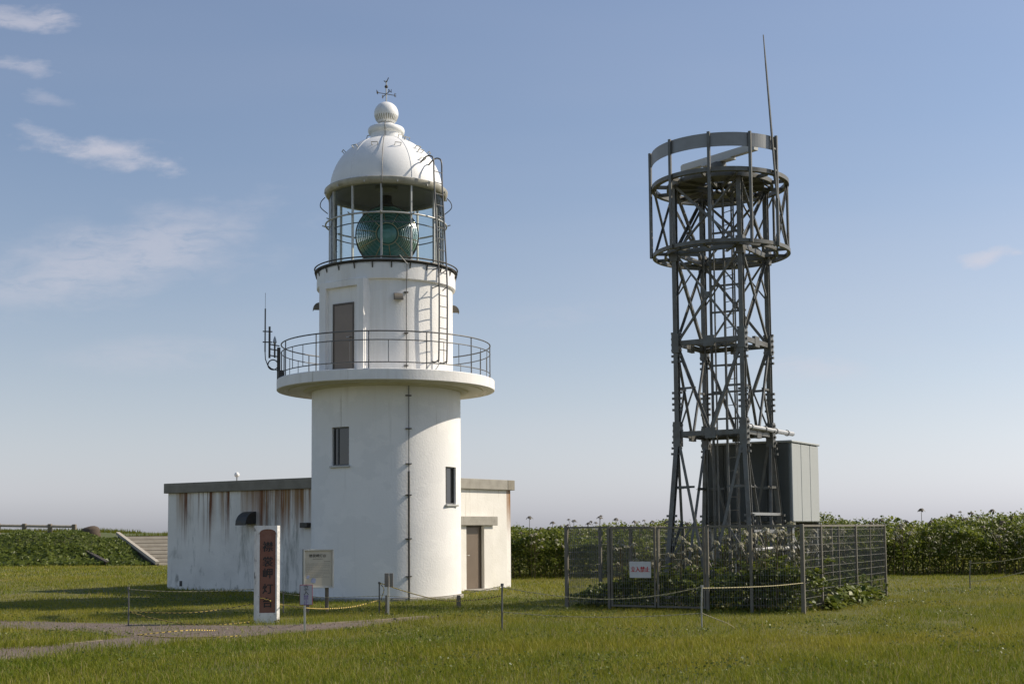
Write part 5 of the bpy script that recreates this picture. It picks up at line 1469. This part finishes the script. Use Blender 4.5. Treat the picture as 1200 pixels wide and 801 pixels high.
T = np.arange(n * 3).reshape(-1, 3)
o = raw_mesh('crest_grass', V, T, 'grass_blade', np.clip(rng.normal(.5, .2, n), 0, 1), None, 'stuff'); o['label'] = 'long grass along the crest of the embankment'; o['category'] = 'grass'

# hogweed: stem, foliage, umbels
def hogweed_meshes(H, seed, big=1.0):
    r = np.random.default_rng(seed)
    stm = MB(); heads = []
    top = Vector((r.normal(0, .05), r.normal(0, .05), H))
    stm.path([(0, 0, -0.05), (top.x * .4, top.y * .4, H * .5), top], 0.012, 5, rr=[0.018, 0.014, 0.009]); heads.append((top, 0.10 * big))
    for k in range(r.integers(3, 6)):
        z0 = H * r.uniform(.45, .8); a = r.uniform(0, 2 * pi); L = H * r.uniform(.16, .30)
        b = Vector((top.x * z0 / H, top.y * z0 / H, z0)); e = b + Vector((cos(a) * L * .7, sin(a) * L * .7, L))
        stm.path([b, b.lerp(e, .5) + Vector((0, 0, -.02)), e], 0.008, 4); heads.append((e, r.uniform(.05, .085) * big))
    stm.t = list(r.uniform(0.1, 0.6, len(stm.f)))
    um = MB()
    for c, R in heads:
        for k in range(14):
            a = 2.4 * k; q = R * math.sqrt((k + .5) / 14); p = c + Vector((cos(a) * q, sin(a) * q, 0.55 * R - 0.75 * q * q / R + r.normal(0, .004)))
            s = R * .27; t1 = r.uniform(0, 1); sl = -1.5 * q / R
            um.add([p + Vector((s * cos(b), s * sin(b), s * sl * cos(b - a) + r.normal(0, .006))) for b in (0, 1.26, 2.5, 3.77, 5)], [(0, 1, 2, 3, 4)], t1)
        for k in range(6):
            a = k * 1.05; um.add([c + Vector((0, 0, -.05)), c + Vector((cos(a) * R * .7, sin(a) * R * .7, 0)), c + Vector((cos(a + .1) * R * .7, sin(a + .1) * R * .7, 0.004))], [(0, 1, 2)], .2)
    P, S, Nn = [], [], []
    for k in range(r.integers(6, 10)):
        z0 = H * r.uniform(.12, .6); a = r.uniform(0, 2 * pi); L = H * .26
        for q in range(7):
            t = r.uniform(.3, 1); P.append((cos(a) * L * t + r.normal(0, .05), sin(a) * L * t + r.normal(0, .05), z0 + L * .35 * sin(t * 2.2) + r.normal(0, .02))); S.append(r.uniform(.08, .17)); Nn.append((r.normal(0, .35), r.normal(0, .35) - .1, 1))
    return stm, um, (np.array(P), np.array(S), np.array(Nn, float))
def make_hogweed(H, seed, dry, name, label, group):
    stm, um, lf = hogweed_meshes(H, seed, 1.25 if dry else 1.0)
    t = thing(name, label, 'plant', (0, 0, 0), 0, group)
    stm.build('stem', 'stalk', t)
    um.build('flower_umbels', 'seed_umbel' if dry else 'umbel', t)['kind'] = 'stuff'
    r = np.random.default_rng(seed + 50)
    if lf is not None: leaf_mesh('foliage', *lf, 'leaf_low', np.clip(r.normal(.45, .2, len(lf[0])), 0, 1), .75, .2, t)
    return t
def dup(root, loc, rz, s):
    r = root.copy(); COL.objects.link(r); r.location = loc; r.rotation_euler = (0, 0, rz); r.scale = (s, s, s)
    for ch in root.children:
        c = ch.copy(); COL.objects.link(c); c.parent = r
    return r
LIN = 'white flowered hogweed growing inside the mesh fence'
def where(u, v):
    if v < 1.4: a = 'front row of hogweed just behind the '
    elif v < 3.4: a = 'hogweed in the middle of the compound behind the '
    else: a = 'hogweed at the back of the compound behind the '
    return a + ('mesh gate' if u < gx1 else 'right half of the fence front')
ORD = 'leftmost second third fourth fifth sixth seventh eighth ninth tenth eleventh twelfth thirteenth fourteenth fifteenth sixteenth seventeenth eighteenth nineteenth twentieth'.split()
def ordinal(objs, phrase):
    objs = sorted(objs, key=lambda o: o.location.x / o.location.y)
    for k, o in enumerate(objs):
        o['label'] = (ORD[0] + ' ' if k == 0 else ORD[k] + ' from the left of the ') + phrase
protos = [make_hogweed(1.5, 100 + k, False, 'hogweed_plant', LIN, 'hogweed inside the fence') for k in range(4)]
spots = []
rs = np.random.default_rng(77)
while len(spots) < 44:
    u, v = rs.uniform(X_L + 0.9, -0.15), rs.uniform(0.15, Y_R - 0.3) if len(spots) > 14 else rs.uniform(0.15, 1.3)
    if all((u - a) ** 2 + (v - b) ** 2 > 0.09 for a, b in spots): spots.append((u, v))
for k, (u, v) in enumerate(spots):
    p = Ff @ Vector((u, v, 0)); s = rs.uniform(0.72, 1.18) * (1.0 if u > X_L + 2 else 0.8)
    if k < 4: protos[k].location = p; protos[k].rotation_euler = (0, 0, rs.uniform(0, 6)); protos[k].scale = (s,) * 3
    else: protos.append(dup(protos[k % 4], p, rs.uniform(0, 6), s))
rows = {}
for o, (u, v) in zip(protos, spots): rows.setdefault(0 if v < 1.4 else 1 if v < 3.6 else 2, []).append(o)
for k, ph in ((0, 'hogweed plants right behind the fence front'), (1, 'hogweed plants around the tower legs'), (2, 'hogweed plants along the back fence')): ordinal(rows.get(k, []), ph)
LHG = 'tall seed headed hogweed standing out above the hedge'
tall = [(620, 604), (645, 610), (700, 604), (722, 606), (742, 609), (766, 609), (781, 610), (1018, 610), (1030, 607), (1080, 595), (1113, 602), (1139, 599), (1163, 596), (1188, 604), (670, 608), (690, 611), (806, 611), (1060, 609)]
tp = [make_hogweed(2.3, 200 + k, True, 'hogweed_stalk', LHG, 'tall hogweed above the hedge') for k in range(3)]
for k, (px, py) in enumerate(tall):
    y = 45.3 + 0.5 * (k % 4); t = at(px, py + 3.5, y); s = (t.z + 0.03) / 2.3
    if k < 3: tp[k].location = (t.x, t.y, 0); tp[k].scale = (s,) * 3
    else: tp.append(dup(tp[k % 3], (t.x, t.y, 0), rs.uniform(0, 6), s))
ordinal(tp, 'tall seed headed hogweeds above the hedge')
# pale flower heads on the face of the hedge
LHF = 'pale flowered hogweed at the front edge of the hedge'
hp_ = [make_hogweed(1.6, 300 + k, False, 'hogweed_clump', LHF, 'hogweed along the hedge front') for k in range(2)]
for k in range(12):
    px = rs.uniform(1045, 1215) if k > 2 else rs.uniform(610, 660)
    p = at(px, 640, 44.3 + rs.uniform(0, .4)); s = rs.uniform(.8, 1.1)
    if k < 2: hp_[k].location = (p.x, p.y, 0); hp_[k].scale = (s,) * 3
    else: hp_.append(dup(hp_[k % 2], (p.x, p.y, 0), rs.uniform(0, 6), s))
ordinal(hp_, 'pale flowered hogweeds along the hedge front')
